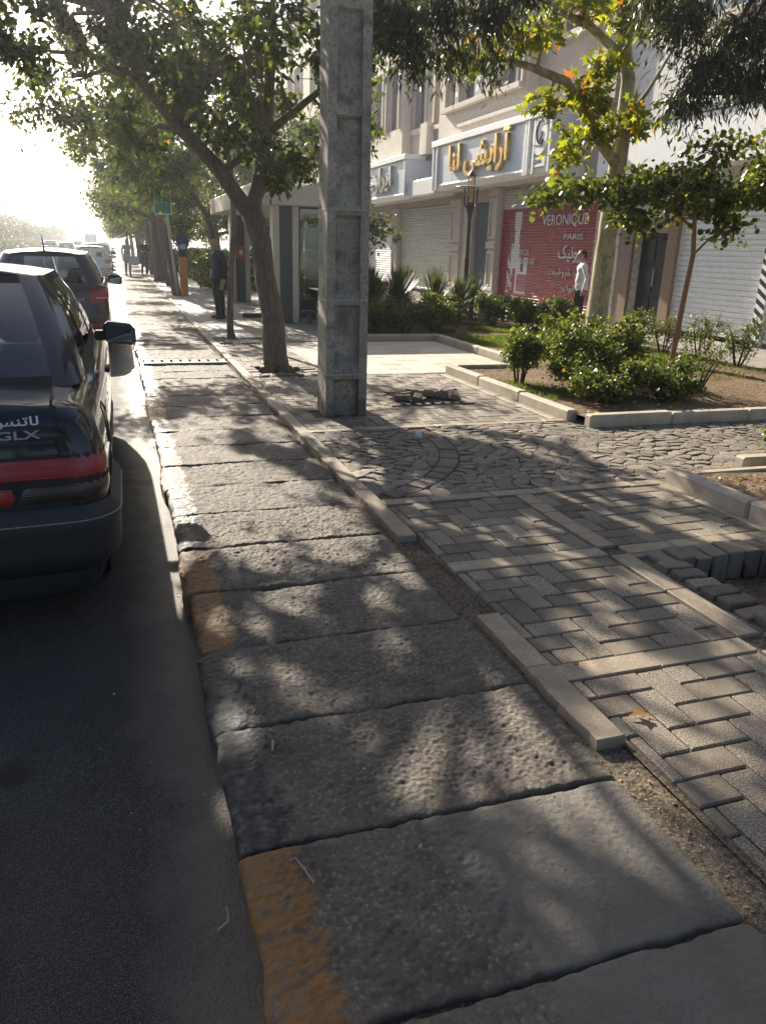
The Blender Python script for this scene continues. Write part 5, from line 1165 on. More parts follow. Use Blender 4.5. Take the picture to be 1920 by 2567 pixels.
# ================================================================== cars
def paint(name, c, rough=.28, flake=0.0):
    t = NT(name); d = t.ramp(t.noise(5, 5, .6), [(.35, c), (.75, tuple(min(1, x * 1.12 + .006) for x in c))])
    t.col(d).set(Roughness=rough, Metallic=flake, Coat_Weight=1.0, Coat_Roughness=.05); t.bsdf.inputs['Specular IOR Level'].default_value = .12; return t.mat
P_BLACK = paint('paint_black', (.010, .011, .014)); P_DARK = paint('paint_dark', (.045, .038, .042), .3); P_WHITE = paint('paint_white', (.72, .72, .71)); P_SILV = paint('paint_silver', (.42, .43, .44), .35, .6); P_GREY = paint('paint_grey', (.10, .105, .115), .3, .4)
CGL = glass('car_glass', (.30, .34, .37), .10); RUB = plain('rubber', (.012, .012, .013), .7); PLAS = plain('bumper_plastic', (.022, .023, .026), .55); CHR = plain('trim_grey', (.33, .33, .33), .4, .2); CINT = plain('car_interior', (.035, .035, .04), .8); ALLOY = plain('wheel_alloy', (.42, .42, .43), .35, .7)
def m_lamp(name, c, ribs=180):
    t = NT(name); x, y, z = t.sep(); t.col(c).set(Roughness=.12, Coat_Weight=.6, Coat_Roughness=.03)
    t.bump(t.math('SINE', t.math('MULTIPLY', z, ribs * 3.3)), .16, .004); return t.mat
LRED = m_lamp('lamp_red', (.32, .008, .014)); LSMK = m_lamp('lamp_smoke', (.022, .016, .015)); LWHT = m_lamp('lamp_clear', (.5, .42, .42)); LAMB = m_lamp('lamp_amber', (.5, .17, .02))

class Car:
    def __init__(s, name, label, P, col, cat='car', group=None):
        s.P = P; s.root = empty(name, label=label, cat=cat, group=group); s.col = col
        s.levels = s.dense(P['levels']); s.body()
    def dense(s, lv, step=.045):
        out = []
        for a, b_ in zip(lv, lv[1:]):
            n = max(1, int((b_[0] - a[0]) / step))
            for k in range(n):
                t_ = k / n; out.append(tuple(x + (y - x) * t_ for x, y in zip(a, b_)))
        return out + [lv[-1]]
    def zd(s, y):
        pr = s.P['deck']
        for (a, za), (b_, zb) in zip(pr, pr[1:]):
            if y <= b_: return za + (zb - za) * max(0, (y - a)) / (b_ - a)
        return pr[-1][1]
    def half(s, w, yr, yf, rr, rf, bow, n=(8, 8, 76, 8, 8)):
        """half ring from the rear centre round the right side to the front centre"""
        pts = []; tag = []
        for i in range(n[0]): x = (w - rr) * i / n[0]; pts.append((x, yr + bow * (x / w) ** 2)); tag.append('rear')
        y0 = yr + bow * ((w - rr) / w) ** 2
        for i in range(n[1]): a = math.pi / 2 * i / n[1]; pts.append((w - rr + rr * math.sin(a), y0 + rr - rr * math.cos(a))); tag.append('rc')
        y1 = yf - bow * 1.6 * ((w - rf) / w) ** 2
        for i in range(n[2]): t_ = i / n[2]; y = y0 + rr + (y1 - rf - y0 - rr) * t_; pts.append((w + .012 * math.sin(math.pi * t_), y)); tag.append('side')
        for i in range(n[3]): a = math.pi / 2 * i / n[3]; pts.append((w - rf + rf * math.cos(a), y1 - rf + rf * math.sin(a))); tag.append('fc')
        for i in range(n[4] + 1): x = (w - rf) * (1 - i / n[4]); pts.append((x, yf - bow * 1.6 * (x / w) ** 2)); tag.append('front')
        return pts, tag
    def ring_at(s, z):
        lv = s.levels; k = 0
        while k < len(lv) - 2 and lv[k + 1][0] < z: k += 1
        a, b_ = lv[k], lv[k + 1]; t_ = max(0, min(1, (z - a[0]) / (b_[0] - a[0]))); q = [x + (y - x) * t_ for x, y in zip(a, b_)]
        return s.half(q[1], q[2], q[3], q[4], q[5], s.P['bow'])[0]
    def surf(s, d, z, off=0.0):
        r_ = s.ring_at(z); acc = 0
        for p, q in zip(r_, r_[1:]):
            L = math.hypot(q[0] - p[0], q[1] - p[1])
            if acc + L >= d:
                t_ = (d - acc) / L; nx, ny = (q[1] - p[1]) / L, -(q[0] - p[0]) / L
                return (p[0] + (q[0] - p[0]) * t_ + nx * off, p[1] + (q[1] - p[1]) * t_ + ny * off, z)
            acc += L
        return (*r_[-1], z)
    def patch(s, name, mat, d0, d1, z0, z1, off, nd=14, nz=4, sides=(1, -1), parent=None, smooth=True, zfun=None, label=None):
        out = []
        for sd in sides:
            b_ = MB(); g_ = []
            for j in range(nz + 1):
                for i in range(nd + 1):
                    u, v = i / nd, j / nz; za, zb = zfun(u) if zfun else (z0, z1); z = za + (zb - za) * v
                    e = 0 if (i in (0, nd) or j in (0, nz)) else 1
                    p = s.surf(d0 + (d1 - d0) * u, z, off * (1 if e else .15)); g_.append((p[0] * sd, p[1], p[2]))
            n = nd + 1; F = [(j * n + i, j * n + i + 1, (j + 1) * n + i + 1, (j + 1) * n + i) for j in range(nz) for i in range(nd)]
            if sd < 0: F = [f[::-1] for f in F]
            b_.add(g_, F); o = b_.build(name, mat, parent or s.root, smooth=smooth); out.append(o)
            if label: o['label'] = label
        return out
    def line(s, name, mat, pts, r_=.004, sides=(1, -1)):
        for sd in sides: MB().tube([(p[0] * sd, p[1], p[2]) for p in pts], r_, 5).build(name, mat, s.root, smooth=True)
    def body(s):
        P = s.P; bow = P['bow']; K = len(s.levels); V = []; nh = None; wheels = P['wheels']; wr = P['wr']
        for k, q in enumerate(s.levels):
            pts, tg = s.half(q[1], q[2], q[3], q[4], q[5], bow); nh = len(pts); s.tags = tg
            for x, y in pts: V.append([x, y, min(q[0], s.zd(y) - .012 * (K - 1 - k))])
        V = np.array(V).reshape(K, nh, 3); dead = np.zeros((K - 1, nh - 1), bool); ar = wr + .055
        for wy in wheels:
            dy, dz = V[..., 1] - wy, V[..., 2] - P['wz']; d = np.hypot(dy, dz); ins = (d < ar) & (V[..., 0] > .5)
            c = (ins[:-1, :-1].astype(int) + ins[1:, :-1] + ins[:-1, 1:] + ins[1:, 1:]); dead |= c >= 3
            sel = ((d < ar + .028) & (d > ar - .05) & (V[..., 0] > .5)); f = ar / np.maximum(d, .01)
            V[..., 1] = np.where(sel, wy + dy * f, V[..., 1]); V[..., 2] = np.where(sel, P['wz'] + dz * f, V[..., 2])
        b_ = MB(); flat = V.reshape(-1, 3)
        for sd in (1, -1):
            F = [(k * nh + i, k * nh + i + 1, (k + 1) * nh + i + 1, (k + 1) * nh + i) for k in range(K - 1) for i in range(nh - 1) if not dead[k, i]]
            if sd < 0: F = [f[::-1] for f in F]
            b_.add([(p[0] * sd, p[1], p[2]) for p in flat], F)
        top = V[-1]; M = 8
        b_.add([(top[i][0] * (1 - 2 * j / M), top[i][1], top[i][2] + P['crown'] * (1 - (1 - 2 * j / M) ** 2) * min(1, top[i][0] / .4)) for i in range(nh) for j in range(M + 1)],
               [(i * (M + 1) + j, (i + 1) * (M + 1) + j, (i + 1) * (M + 1) + j + 1, i * (M + 1) + j + 1) for i in range(nh - 1) for j in range(M)])
        bt = V[0]; b_.add([(x, y, z) for x, y, z in bt] + [(-x, y, z) for x, y, z in bt], [(i, i + nh, i + 1 + nh, i + 1) for i in range(nh - 1)])
        # greenhouse
        G = P['house']; J = 12; ring = []
        bp, gt = s.half(G['w0'], G['y0'], G['y1'], G['r0'], G['r0'], .05, (10, 6, 60, 6, 10)); rp, _ = s.half(G['w1'], G['t0'], G['t1'], G['r1'], G['r1'], .06, (10, 6, 60, 6, 10)); ng = len(bp)
        for j in range(J + 1):
            t_ = j / J; bl_ = .035 * math.sin(math.pi * t_)
            for i in range(ng):
                zb = s.zd(bp[i][1]) + P['crown'] * .3 - .03; x = bp[i][0] + (rp[i][0] - bp[i][0]) * t_; y = bp[i][1] + (rp[i][1] - bp[i][1]) * t_
                zr = G['z'] - G.get('drop', .03) * ((rp[i][1] - G['tm']) / 1.2) ** 2
                x += bl_ * (.8 if gt[i] == 'side' else .25); y += bl_ * (-1 if gt[i] == 'rear' else 1 if gt[i] == 'front' else 0)
                ring.append((x, y, zb + (zr - zb) * (t_ + .10 * t_ * (1 - t_))))
        Vg = ring; body_f, trim_f, gl = [], [], {}
        for j in range(J):
            for i in range(ng - 1):
                a = gt[i]; t_ = (j + .5) / J; y = bp[i][1] + (rp[i][1] - bp[i][1]) * t_; k = None
                win = 1 <= j < J - 1
                if a == 'rear' and win and t_ > G.get('rw0', 0): k = 'rear_window'
                elif a == 'front' and win: k = 'windshield'
                elif a == 'side' and 2 <= j < J - 1:
                    for wi, (ya, yb) in enumerate(G['side']):
                        if ya < y < yb: k = 'side_window'
                f = (j * ng + i, j * ng + i + 1, (j + 1) * ng + i + 1, (j + 1) * ng + i)
                if k: gl.setdefault(k, []).append(f)
                elif (a in ('rear', 'front') and not win) or (a == 'side' and (G['side'][0][0] - .05 < y < G['side'][-1][1] + .05)): trim_f.append(f)
                else: body_f.append(f)
        for sd in (1, -1):
            fl = (lambda f: f) if sd > 0 else (lambda f: f[::-1])
            b_.mi = 0; b_.add([(x * sd, y, z) for x, y, z in Vg], [fl(f) for f in body_f]); b_.mi = 1; b_.add([(x * sd, y, z) for x, y, z in Vg], [fl(f) for f in trim_f]); b_.mi = 0
        tp = Vg[J * ng:]
        b_.add([(tp[i][0] * (1 - 2 * j / M), tp[i][1], tp[i][2] + .045 * (1 - (1 - 2 * j / M) ** 2) * min(1, tp[i][0] / .3)) for i in range(ng) for j in range(M + 1)],
               [(i * (M + 1) + j, (i + 1) * (M + 1) + j, (i + 1) * (M + 1) + j + 1, i * (M + 1) + j + 1) for i in range(ng - 1) for j in range(M)])
        s.body_o = b_.build('body', [s.col, RUB], s.root, angle=38)
        for k, fs_ in gl.items():
            if k == 'side_window':
                for sd in (1, -1):
                    g_ = MB(); g_.add([(x * sd * .995, y, z) for x, y, z in Vg], fs_ if sd > 0 else [f[::-1] for f in fs_]); s.clean(g_).build(k, CGL, s.root, smooth=True)
            else:
                g_ = MB()
                for sd in (1, -1): g_.add([(x * sd, y, z) for x, y, z in Vg], fs_ if sd > 0 else [f[::-1] for f in fs_])
                s.clean(g_).build(k, CGL, s.root, smooth=True)
        # wheels, arches, cabin
        for wy in wheels:
            for sd in (1, -1):
                xo = P['levels'][2][1] - .015; T = Matrix(((0, 0, sd, xo * sd), (0, 1, 0, wy), (1, 0, 0, P['wz']), (0, 0, 0, 1)))
                w_ = MB().lathe([(wr * .60, -.185), (wr * .93, -.185), (wr, -.16), (wr, -.03), (wr * .93, -.004), (wr * .64, -.0), (wr * .60, -.02)], 28, T=T).build('wheel', RUB, s.root, smooth=True)
                rm = MB(); rm.lathe([(.001, -.03), (.06, -.028), (.07, -.05), (wr * .56, -.045), (wr * .62, -.012), (wr * .62, -.10)], 24, T=T); rm.build('rim', ALLOY, w_, angle=40)
                ac = MB(); ac.lathe([(wr + .06, -.02), (wr + .06, -.30), (.01, -.30)], 24, T=T); ac.build('wheel_arch', RUB, s.root)
        c_ = MB(); ym = G['tm']; c_.box(-.60, .60, ym - .95, ym - .80, .45, .98, .05); c_.box(-.60, .60, ym - .95, ym - .35, .40, .56, .05)
        for x in (-.36, .36):
            c_.box(x - .13, x + .13, ym - .93, ym - .84, .97, 1.11, .04); c_.box(x - .25, x + .25, ym + .12, ym + .27, .5, 1.02, .06); c_.box(x - .12, x + .12, ym + .15, ym + .23, 1.03, 1.2, .04); c_.box(x - .25, x + .25, ym + .2, ym + .75, .4, .55, .05)
        c_.box(-.66, .66, ym + 1.2, ym + 1.45, .7, .93, .05); c_.box(-.70, .70, G['y0'] + .06, ym - .9, .86, .885); c_.box(-.71, .71, .7, P['L'] - .7, .24, .3); c_.build('cabin', CINT, s.root)
    def clean(s, m):
        use = sorted({i for f in m.f for i in f}); mp = {o: n for n, o in enumerate(use)}; m.v = [m.v[i] for i in use]; m.f = [tuple(mp[i] for i in f) for f in m.f]; return m
    def mirror(s, y, x, z, col, sc_=1.0, sides=(1, -1)):
        for sd in sides:
            o = MB(); o.box(-.105, .105, -.045, .055, -.075, .075, .03); o.v = [(a * (1.06 if b2 < 0 else .92) * sc_, b2 * sc_, (c - .012 * (a / .1)) * sc_) for a, b2, c in o.v]
            m_ = o.build('mirror', col, s.root, angle=60, loc=(sd * (x + .11 * sc_), y, z), rot=(0, 0, R(-9) * sd)); MB().box(-.088 * sc_, .088 * sc_, -.052 * sc_, -.046 * sc_, -.056 * sc_, .056 * sc_).build('mirror_glass', plain('mirror_glass', (.55, .6, .65), .03, 1.0), m_)
            MB().box(sd * (x - .06), sd * (x + .02), y - .01, y + .05, z - .05, z + .02, .01).build('mirror_arm', RUB, s.root)

sd405 = dict(L=4.55, bow=.055, crown=.028, wheels=(.98, 3.72), wr=.31, wz=.31,
    levels=[(.15, .80, .145, 4.38, .20, .25), (.30, .845, .11, 4.5, .18, .25), (.56, .857, .10, 4.54, .16, .22), (.70, .862, .115, 4.50, .15, .2), (.82, .852, .135, 4.36, .15, .2), (.91, .82, .155, 4.25, .15, .2), (.965, .775, .175, 4.2, .14, .2), (.99, .72, .215, 4.16, .13, .2)],
    deck=[(0, .985), (.3, .995), (.75, 1.02), (3.2, 1.0), (3.5, .985), (4.2, .84), (4.6, .76)],
    house=dict(w0=.775, y0=.66, y1=3.45, r0=.13, w1=.585, t0=1.42, t1=2.62, r1=.12, tm=2.0, z=1.475, drop=.035, side=((1.10, 1.50), (1.56, 2.28), (2.36, 3.0))))
c1 = Car('parked_car', 'black saloon car parked closest at the left kerb with red tail lamp', sd405, P_BLACK, group='cars parked along the kerb')
c1.patch('bumper', PLAS, 0, 1.60, .27, .575, .050, 40, 6); c1.patch('valance', PLAS, 0, .80, .155, .262, .012, 30, 2); c1.patch('bumper_trim', CHR, 0, 1.58, .505, .528, .058, 40, 2)
c1.patch('lamp_seal', RUB, .265, .998, .584, .794, .005, 18, 3); c1.patch('bumper_gap', RUB, 0, 1.5, .574, .590, .006, 30, 1)
c1.patch('tail_lamp', LRED, .28, .97, .682, .782, .008, 18, 3); c1.patch('tail_lamp', LRED, .28, .50, .595, .681, .008, 8, 3); c1.patch('lamp_smoked', LSMK, .505, .985, .595, .680, .008, 14, 3)
bl_ = [c1.surf(.68, z, .001) for z in (.785, .84, .90, .95, .98)] + [(.66, .235, 1.0), (.655, .35, 1.008), (.65, .64, 1.03)]
c1.line('boot_seam', RUB, bl_, .004)
c1.patch('boot_moulding', PLAS, 0, .66, .842, .856, .004, 16, 2)
c1.patch('plate', SHUTW, 0, .26, .62, .73, .012, 6, 2, sides=(1,)); c1.patch('plate', SHUTW, 0, .26, .62, .73, .012, 6, 2, sides=(-1,))
fl = [c1.surf(d, z, .002) for d, z in ((1.42, .70), (1.40, .80), (1.43, .865), (1.55, .87), (1.60, .83), (1.60, .74), (1.56, .70), (1.42, .70))]; c1.line('fuel_flap', RUB, fl, .003, sides=(1,))
c1.mirror(2.62, .85, 1.04, P_BLACK)
c1.patch('side_moulding', PLAS, 1.75, 2.9, .60, .645, .012, 20, 2)
for sd in (1, -1): MB().box(sd * .855, sd * .885, 1.72, 1.9, .90, .93, .008).build('door_handle', RUB, c1.root)
for y in (1.56, 2.36): c1.line('door_seam', RUB, [(c1.surf(.86 + y - .2, z, .001)) for z in (.36, .6, .8, .98)], .003)
def rear_text(car, txt, x, z, w, h, mat, name='badge'):
    me = text_mesh(txt, w, h, .004, .012, mat); M_ = Matrix(((1, 0, 0, x), (0, 0, -1, 0), (0, 1, 0, z), (0, 0, 0, 1))); me.transform(M_)
    for v in me.vertices:
        q = car.surf(max(.001, abs(v.co.x)), v.co.z, .004); v.co.y += q[1]
    return put(name, me, car.root)
rear_text(c1, 'GLX', .53, .885, .165, .034, CHR)
st = rear_text(c1, 'لاتنس ذکر الله', .40, .935, .42, .046, INKW, 'sticker'); st['label'] = 'white script sticker on the boot lid'
c1.root.location = (-1.0, 3.38, -.125); c1.root.scale = (1.04, 1.04, 1.04)

hb = dict(L=4.03, bow=.07, crown=.03, wheels=(.68, 3.2), wr=.305, wz=.305,
    levels=[(.20, .77, .20, 3.86, .25, .3), (.34, .84, .08, 3.96, .24, .3), (.55, .865, .03, 4.0, .22, .3), (.66, .865, .07, 4.0, .22, .3), (.90, .86, .13, 3.9, .22, .3), (.985, .84, .16, 3.75, .22, .28), (1.02, .80, .20, 3.6, .22, .28)],
    deck=[(0, 1.02), (2.6, 1.0), (2.9, .98), (3.6, .82), (4.1, .68)],
    house=dict(w0=.79, y0=.20, y1=3.25, r0=.20, w1=.585, t0=.52, t1=2.05, r1=.18, tm=1.45, z=1.465, drop=.06, side=((.75, 1.12), (1.18, 1.95), (2.02, 2.8))))
c2 = Car('parked_car', 'dark hatchback with red tail lamps parked ahead of the black saloon', hb, P_DARK, group='cars parked along the kerb')
def hatch_lamps(c):
    c.patch('tail_lamp', LRED, .60, 1.22, .70, .98, .012, 14, 6, zfun=lambda u: (.74 + .07 * u, .93 + .055 * u))
    c.patch('lamp_clear', LWHT, .66, .92, .80, .85, .017, 8, 2)
    c.patch('reflector', LRED, .55, .85, .40, .445, .010, 8, 2); c.patch('plate', SHUTW, 0, .26, .62, .73, .010, 6, 2)
    c.patch('bumper_line', RUB, 0, 1.2, .585, .595, .004, 24, 1)
    MB().tube([(0, .60, 1.47), (.0, .57, 1.52), (0, .40, 1.70)], [.02, .012, .005], 6).build('antenna', RUB, c.root, smooth=True)
    MB().tube([(-.02, .22, 1.06), (.42, .20, 1.10)], .008, 5).build('wiper', RUB, c.root)
    c.mirror(2.45, .87, 1.0, RUB, 1.05)
hatch_lamps(c2); rear_text(c2, '207', .46, .80, .14, .045, CHR)
c2.root.location = (-1.03, 13.15, -.125); c2.root.scale = (1.04, 1.04, 1.05)
c3 = Car('parked_car', 'white hatchback parked ahead of the dark hatchback', hb, P_WHITE, group='cars parked along the kerb')
hatch_lamps(c3); c3.patch('bumper_strip', PLAS, 0, 1.35, .47, .53, .014, 24, 2); c3.root.location = (-1.0, 38.5, -.125)
def car_copy(src, label, loc, col, rz=0, group='cars parked along the kerb'):
    c = copy_tree(src.root); c.location = loc; c.rotation_euler = (0, 0, rz); c['label'] = label; c['group'] = group
    for ch in c.children:
        if ch.name.startswith('body'): ch.material_slots[0].link = 'OBJECT'; ch.material_slots[0].material = col
    return c
car_copy(c1, 'dark saloon parked just beyond the white hatchback', (-.98, 44.5, -.125), P_GREY)
car_copy(c3, 'pale car farther along the kerb beyond the dark saloon', (-1.05, 52.5, -.125), P_SILV)
car_copy(c3, 'grey car half hidden beside the person in the pale coat', (-1.0, 61, -.125), P_GREY)
car_copy(c1, 'far white saloon at the end of the parked row', (-1.0, 71, -.125), P_WHITE)
car_copy(c3, 'white van-like car driving far ahead near the middle of the road', (-4.2, 82, -.125), P_WHITE, group='cars driving far ahead')
car_copy(c1, 'silver saloon driving far ahead in the left lane', (-6.6, 96, -.125), P_SILV, group='cars driving far ahead')
car_copy(c3, 'dark car driving far ahead behind the silver saloon', (-8.2, 118, -.125), P_DARK, group='cars driving far ahead')
car_copy(c1, 'pale saloon farthest away in the haze', (-5.0, 130, -.125), P_SILV, group='cars driving far ahead')
for i, (x, y, col) in enumerate(((-17.5, 70, P_WHITE), (-17.8, 82, P_SILV), (-17.4, 96, P_WHITE))):
    car_copy(c3 if i % 2 else c1, ['white car beyond the hedge at the left edge', 'silver car beyond the far hedge', 'second white car beyond the far hedge'][i], (x, y, -.125), col, math.pi, 'cars beyond the hedge')
bus = empty('bus', (-4.5, 190, -.125), label='grey bus far down the road in the haze', cat='bus')
MB().box(-1.25, 1.25, 0, 10, .35, 3.1, .15).build('body', P_SILV, bus); MB().box(-1.1, 1.1, -.02, .02, 1.6, 2.7, .02).build('rear_window', WINGL, bus); 
for x in (-1.0, 1.0):
    for y in (1.5, 8): MB().lathe([(.48, -.14), (.48, .14)], 16, T=Matrix(((0, 0, 1, x), (0, 1, 0, y), (1, 0, 0, .48), (0, 0, 0, 1)))).build('wheel', RUB, bus)

# ================================================================== people
def capsule(b_, p, q, r0, r1, n=10):
    p, q = Vector(p), Vector(q); d = q - p; L = d.length; d.normalize() if L > 1e-6 else None
    pts, rad = [], []
    for k in range(5): a = math.pi / 2 * (1 - k / 4); pts.append(p - d * (r0 * math.sin(a))); rad.append(max(.0008, r0 * math.cos(a)))
    for k in range(5): a = math.pi / 2 * k / 4; pts.append(q + d * (r1 * math.sin(a))); rad.append(max(.0008, r1 * math.cos(a)))
    b_.tube(pts, rad, n)
SKIN = plain('skin', (.40, .25, .175), .55, 0, .4, .1, 30); HAIRD = plain('hair_dark', (.02, .017, .015), .6); HAIRG = plain('hair_grey', (.28, .27, .26), .6); SHOE = plain('shoe_black', (.015, .014, .014), .4)
def cloth(name, c):
    t = NT(name); t.col(t.ramp(t.noise(6, 4, .6), [(.3, tuple(x * .8 for x in c)), (.75, tuple(min(1, x * 1.15) for x in c))])).set(Roughness=.85); t.bump(t.noise(9, 4, .6, stretch=(1, 1, .35)), .9, .03); return t.mat
def person(label, loc, rz, H, J, top, legs, hair, stout=1.0, coat=0.0, bald=0.0, sleeve_skin=None, scarf=None, shoes=None, group=None, bag=None):
    """J: joints in metres for a 1.75 m figure facing -Y; arms and legs as (shoulder, elbow, wrist), (hip, knee, ankle)"""
    root = empty('person', loc, rz, label=label, cat='person', group=group); b_ = MB(); k = H / 1.75
    capsule(b_, (0, .01, .98), (0, .0, 1.12), .135, .125, 14); b_.ell((0, .0, 1.00), (.17, .125, .14), 14, 10); b_.ell((0, .005, 1.20), (.165, .115, .20), 14, 10); b_.ell((0, .0, 1.36), (.195, .115, .13), 14, 10)
    capsule(b_, (-.15, .01, 1.43), (.15, .01, 1.43), .06, .06); capsule(b_, (0, .01, 1.42), (0, -.02, 1.56), .062, .055)
    if coat: 
        for q in range(7): z = 1.05 - coat * q / 6; b_.ell((0, .01, z), (.185 + .03 * q / 6, .14 + .02 * q / 6, .10), 14, 8)
    hx, hy = J.get('head', (0, -.03)); b_.ell((hx, hy, 1.645), (.075, .095, .115), 16, 12); b_.ell((hx, hy - .035, 1.60), (.055, .065, .075), 12, 8)
    b_.ell((hx, hy - .098, 1.63), (.013, .022, .022), 8, 6); b_.ell((hx, hy - .09, 1.585), (.025, .014, .010), 8, 6); b_.ell((hx, hy - .085, 1.668), (.05, .016, .010), 8, 6)
    for sx in (-1, 1): b_.ell((hx + sx * .076, hy + .005, 1.635), (.011, .022, .034), 8, 6)
    for sd in ('l', 'r'):
        s_, e, w = J['arm_' + sd]; capsule(b_, s_, e, .055, .043); capsule(b_, e, w, .043, .030)
        e_, w_ = Vector(e), Vector(w); d = (w_ - e_).normalized(); side = d.cross(Vector((0, 1, 0))); side = side.normalized() if side.length > .1 else Vector((1, 0, 0)); fw = side.cross(d)
        palm = w_ + d * .07; capsule(b_, w_ + d * .02, palm, .027, .032)
        for i in range(4):
            o = fw * (.027 - .018 * i); L = (.062, .072, .068, .052)[i]; m_ = palm + d * (.02 + L * .5) + o; capsule(b_, palm + o * .9, m_, .0105, .0095, 6); capsule(b_, m_, m_ + d * L * .45 + side * (-.022 if sd == 'l' else .022), .0095, .008, 6)
        t0 = w_ + d * .035 + fw * .025; capsule(b_, t0, t0 + d * .035 + fw * .025, .012, .010, 6); capsule(b_, t0 + d * .035 + fw * .025, t0 + d * .065 + fw * .028, .010, .009, 6)
        h_, kn, an = J['leg_' + sd]; capsule(b_, h_, kn, .088, .062, 12); capsule(b_, kn, an, .060, .045, 12)
        a_ = Vector(an); capsule(b_, a_ + Vector((0, .035, -.045)), a_ + Vector((0, -.14, -.058)), .042, .034, 10)
    if bag: pass
    o = b_.build('tmp', SKIN); md = o.modifiers.new('r', 'REMESH'); md.mode = 'VOXEL'; md.voxel_size = .0115
    sm = o.modifiers.new('s', 'SMOOTH'); sm.factor = .5; sm.iterations = 3
    dg = bpy.context.evaluated_depsgraph_get(); dg.update(); me = bpy.data.meshes.new_from_object(o.evaluated_get(dg)); bpy.data.objects.remove(o)
    for m in list(me.materials)[::-1]: me.materials.pop()
    for m in (SKIN, top, legs, hair, shoes or SHOE): me.materials.append(m)
    wl, wr_ = Vector(J['arm_l'][2]), Vector(J['arm_r'][2]); el, er = Vector(J['arm_l'][1]), Vector(J['arm_r'][1]); dl, dr_ = (wl - el).normalized(), (wr_ - er).normalized()
    hem = .93 - coat; mi = []
    for p in me.polygons:
        c = p.center; al, ar2 = (c - wl).dot(dl), (c - wr_).dot(dr_); hand = (.005 < al < .25 and (c - wl - dl * al).length < .052) or (.005 < ar2 < .25 and (c - wr_ - dr_ * ar2).length < .052)
        if c.z > 1.515:
            hy2 = c.y - hy; top_l = 1.70 - bald * -.02
            is_hair = (c.z > 1.715 and not bald) or (hy2 > .03 and c.z > 1.575 and (not bald or c.z < 1.68)) or (hy2 > -.01 and c.z > 1.66 and not bald)
            if scarf: is_hair = hy2 > -.055 or c.z > 1.71
            mi.append(3 if is_hair else 0)
        elif hand: mi.append(0)
        elif c.z < .085: mi.append(4)
        elif c.z < hem and not (abs(c.x) > .2 and c.z > .75): mi.append(2)
        else: mi.append(1)
    me.polygons.foreach_set('material_index', mi); me.polygons.foreach_set('use_smooth', [True] * len(mi)); me.transform(Matrix.Diagonal((k * stout, k * stout, k, 1))); me.update(); me.name = 'body'
    put('body', me, root)
    ey = MB()
    for sx in (-1, 1): ey.ell(((hx + sx * .032) * k, (hy - .092) * k, 1.648 * k), (.012, .006, .006), 8, 6)
    ey.build('eyes', HAIRD, root); return root
ARM = lambda s_: ((s_ * .20, .01, 1.42), (s_ * .245, .03, 1.14), (s_ * .24, -.03, .90))
LEG = lambda s_, f=0: ((s_ * .09, .0, .93), (s_ * .10, -.01 - f, .50), (s_ * .10, .03 + f, .095))
stand = dict(arm_l=ARM(-1), arm_r=ARM(1), leg_l=LEG(-1), leg_r=LEG(1))
# man in dark clothes looking across the street to the left
person('balding man in a dark jacket and trousers waiting beside the bus shelter, facing the road', (2.17, 18.15, 0), R(-72), 1.70, dict(stand, head=(0, -.04), arm_l=((-.20, .01, 1.42), (-.235, .06, 1.14), (-.20, .03, .90)), arm_r=((.20, .01, 1.42), (.235, .06, 1.14), (.20, .03, .90))),
       cloth('jacket_navy', (.020, .026, .036)), cloth('trousers_dark', (.018, .021, .028)), HAIRG, stout=1.14, coat=.14, bald=1)
# man walking away behind the plane tree
person('man in a white shirt and navy trousers walking behind the plane tree', (9.33, 14.75, 0), R(-118), 1.70, dict(arm_l=((-.20, .01, 1.42), (-.30, .10, 1.16), (-.36, .06, .93)), arm_r=((.20, .01, 1.42), (.34, .08, 1.17), (.44, .02, .95)), leg_l=LEG(-1, .05), leg_r=LEG(1, -.03)),
       cloth('shirt_white', (.72, .70, .66)), cloth('trousers_navy', (.022, .028, .05)), HAIRD, stout=1.08, coat=.0)
# person in pale coat far down by the kerb
pc = person('person in a long pale coat and dark head cover at the kerb', (.62, 41.0, 0), R(20), 1.70, dict(stand, arm_r=((.20, .01, 1.42), (.27, -.02, 1.16), (.22, -.10, .95))), cloth('coat_pale', (.48, .47, .46)), cloth('trousers_black', (.02, .02, .022)), plain('head_scarf', (.04, .04, .045), .8), coat=.32, scarf=1)
bag = MB().box(-.24, .24, -.045, .045, -.42, 0, .02); bag.v = [(x * (1 + .1 * z), y, z) for x, y, z in bag.v]
bg = bag.build('shopping_bag', plain('bag_white', (.75, .75, .73), .6), loc=(.90, 40.88, .95 - .02), label='white carrier bag held by the person in the pale coat', cat='bag')
MB().tube([(-.08, 0, 0), (-.05, 0, .1), (.05, 0, .1), (.08, 0, 0)], .008, 6).build('handle', INKW, bg)
person('person in dark clothes walking towards the camera on the far pavement', (1.42, 42.3, 0), R(5), 1.75, dict(stand, leg_l=LEG(-1, .08), leg_r=LEG(1, -.05), arm_l=((-.20, .01, 1.42), (-.27, -.02, 1.17), (-.12, -.17, 1.15)), arm_r=((.20, .01, 1.42), (.27, -.02, 1.17), (.12, -.17, 1.17))), cloth('jacket_black', (.03, .032, .04)), cloth('jeans_dark', (.03, .035, .05)), HAIRD, coat=.08, shoes=plain('shoe_white', (.6, .6, .6), .6))
person('second dark dressed person on the far pavement, half behind the first', (1.75, 44.6, 0), R(-10), 1.72, stand, cloth('jacket_grey', (.05, .052, .06)), cloth('trousers_grey', (.04, .042, .05)), HAIRD, coat=.1)

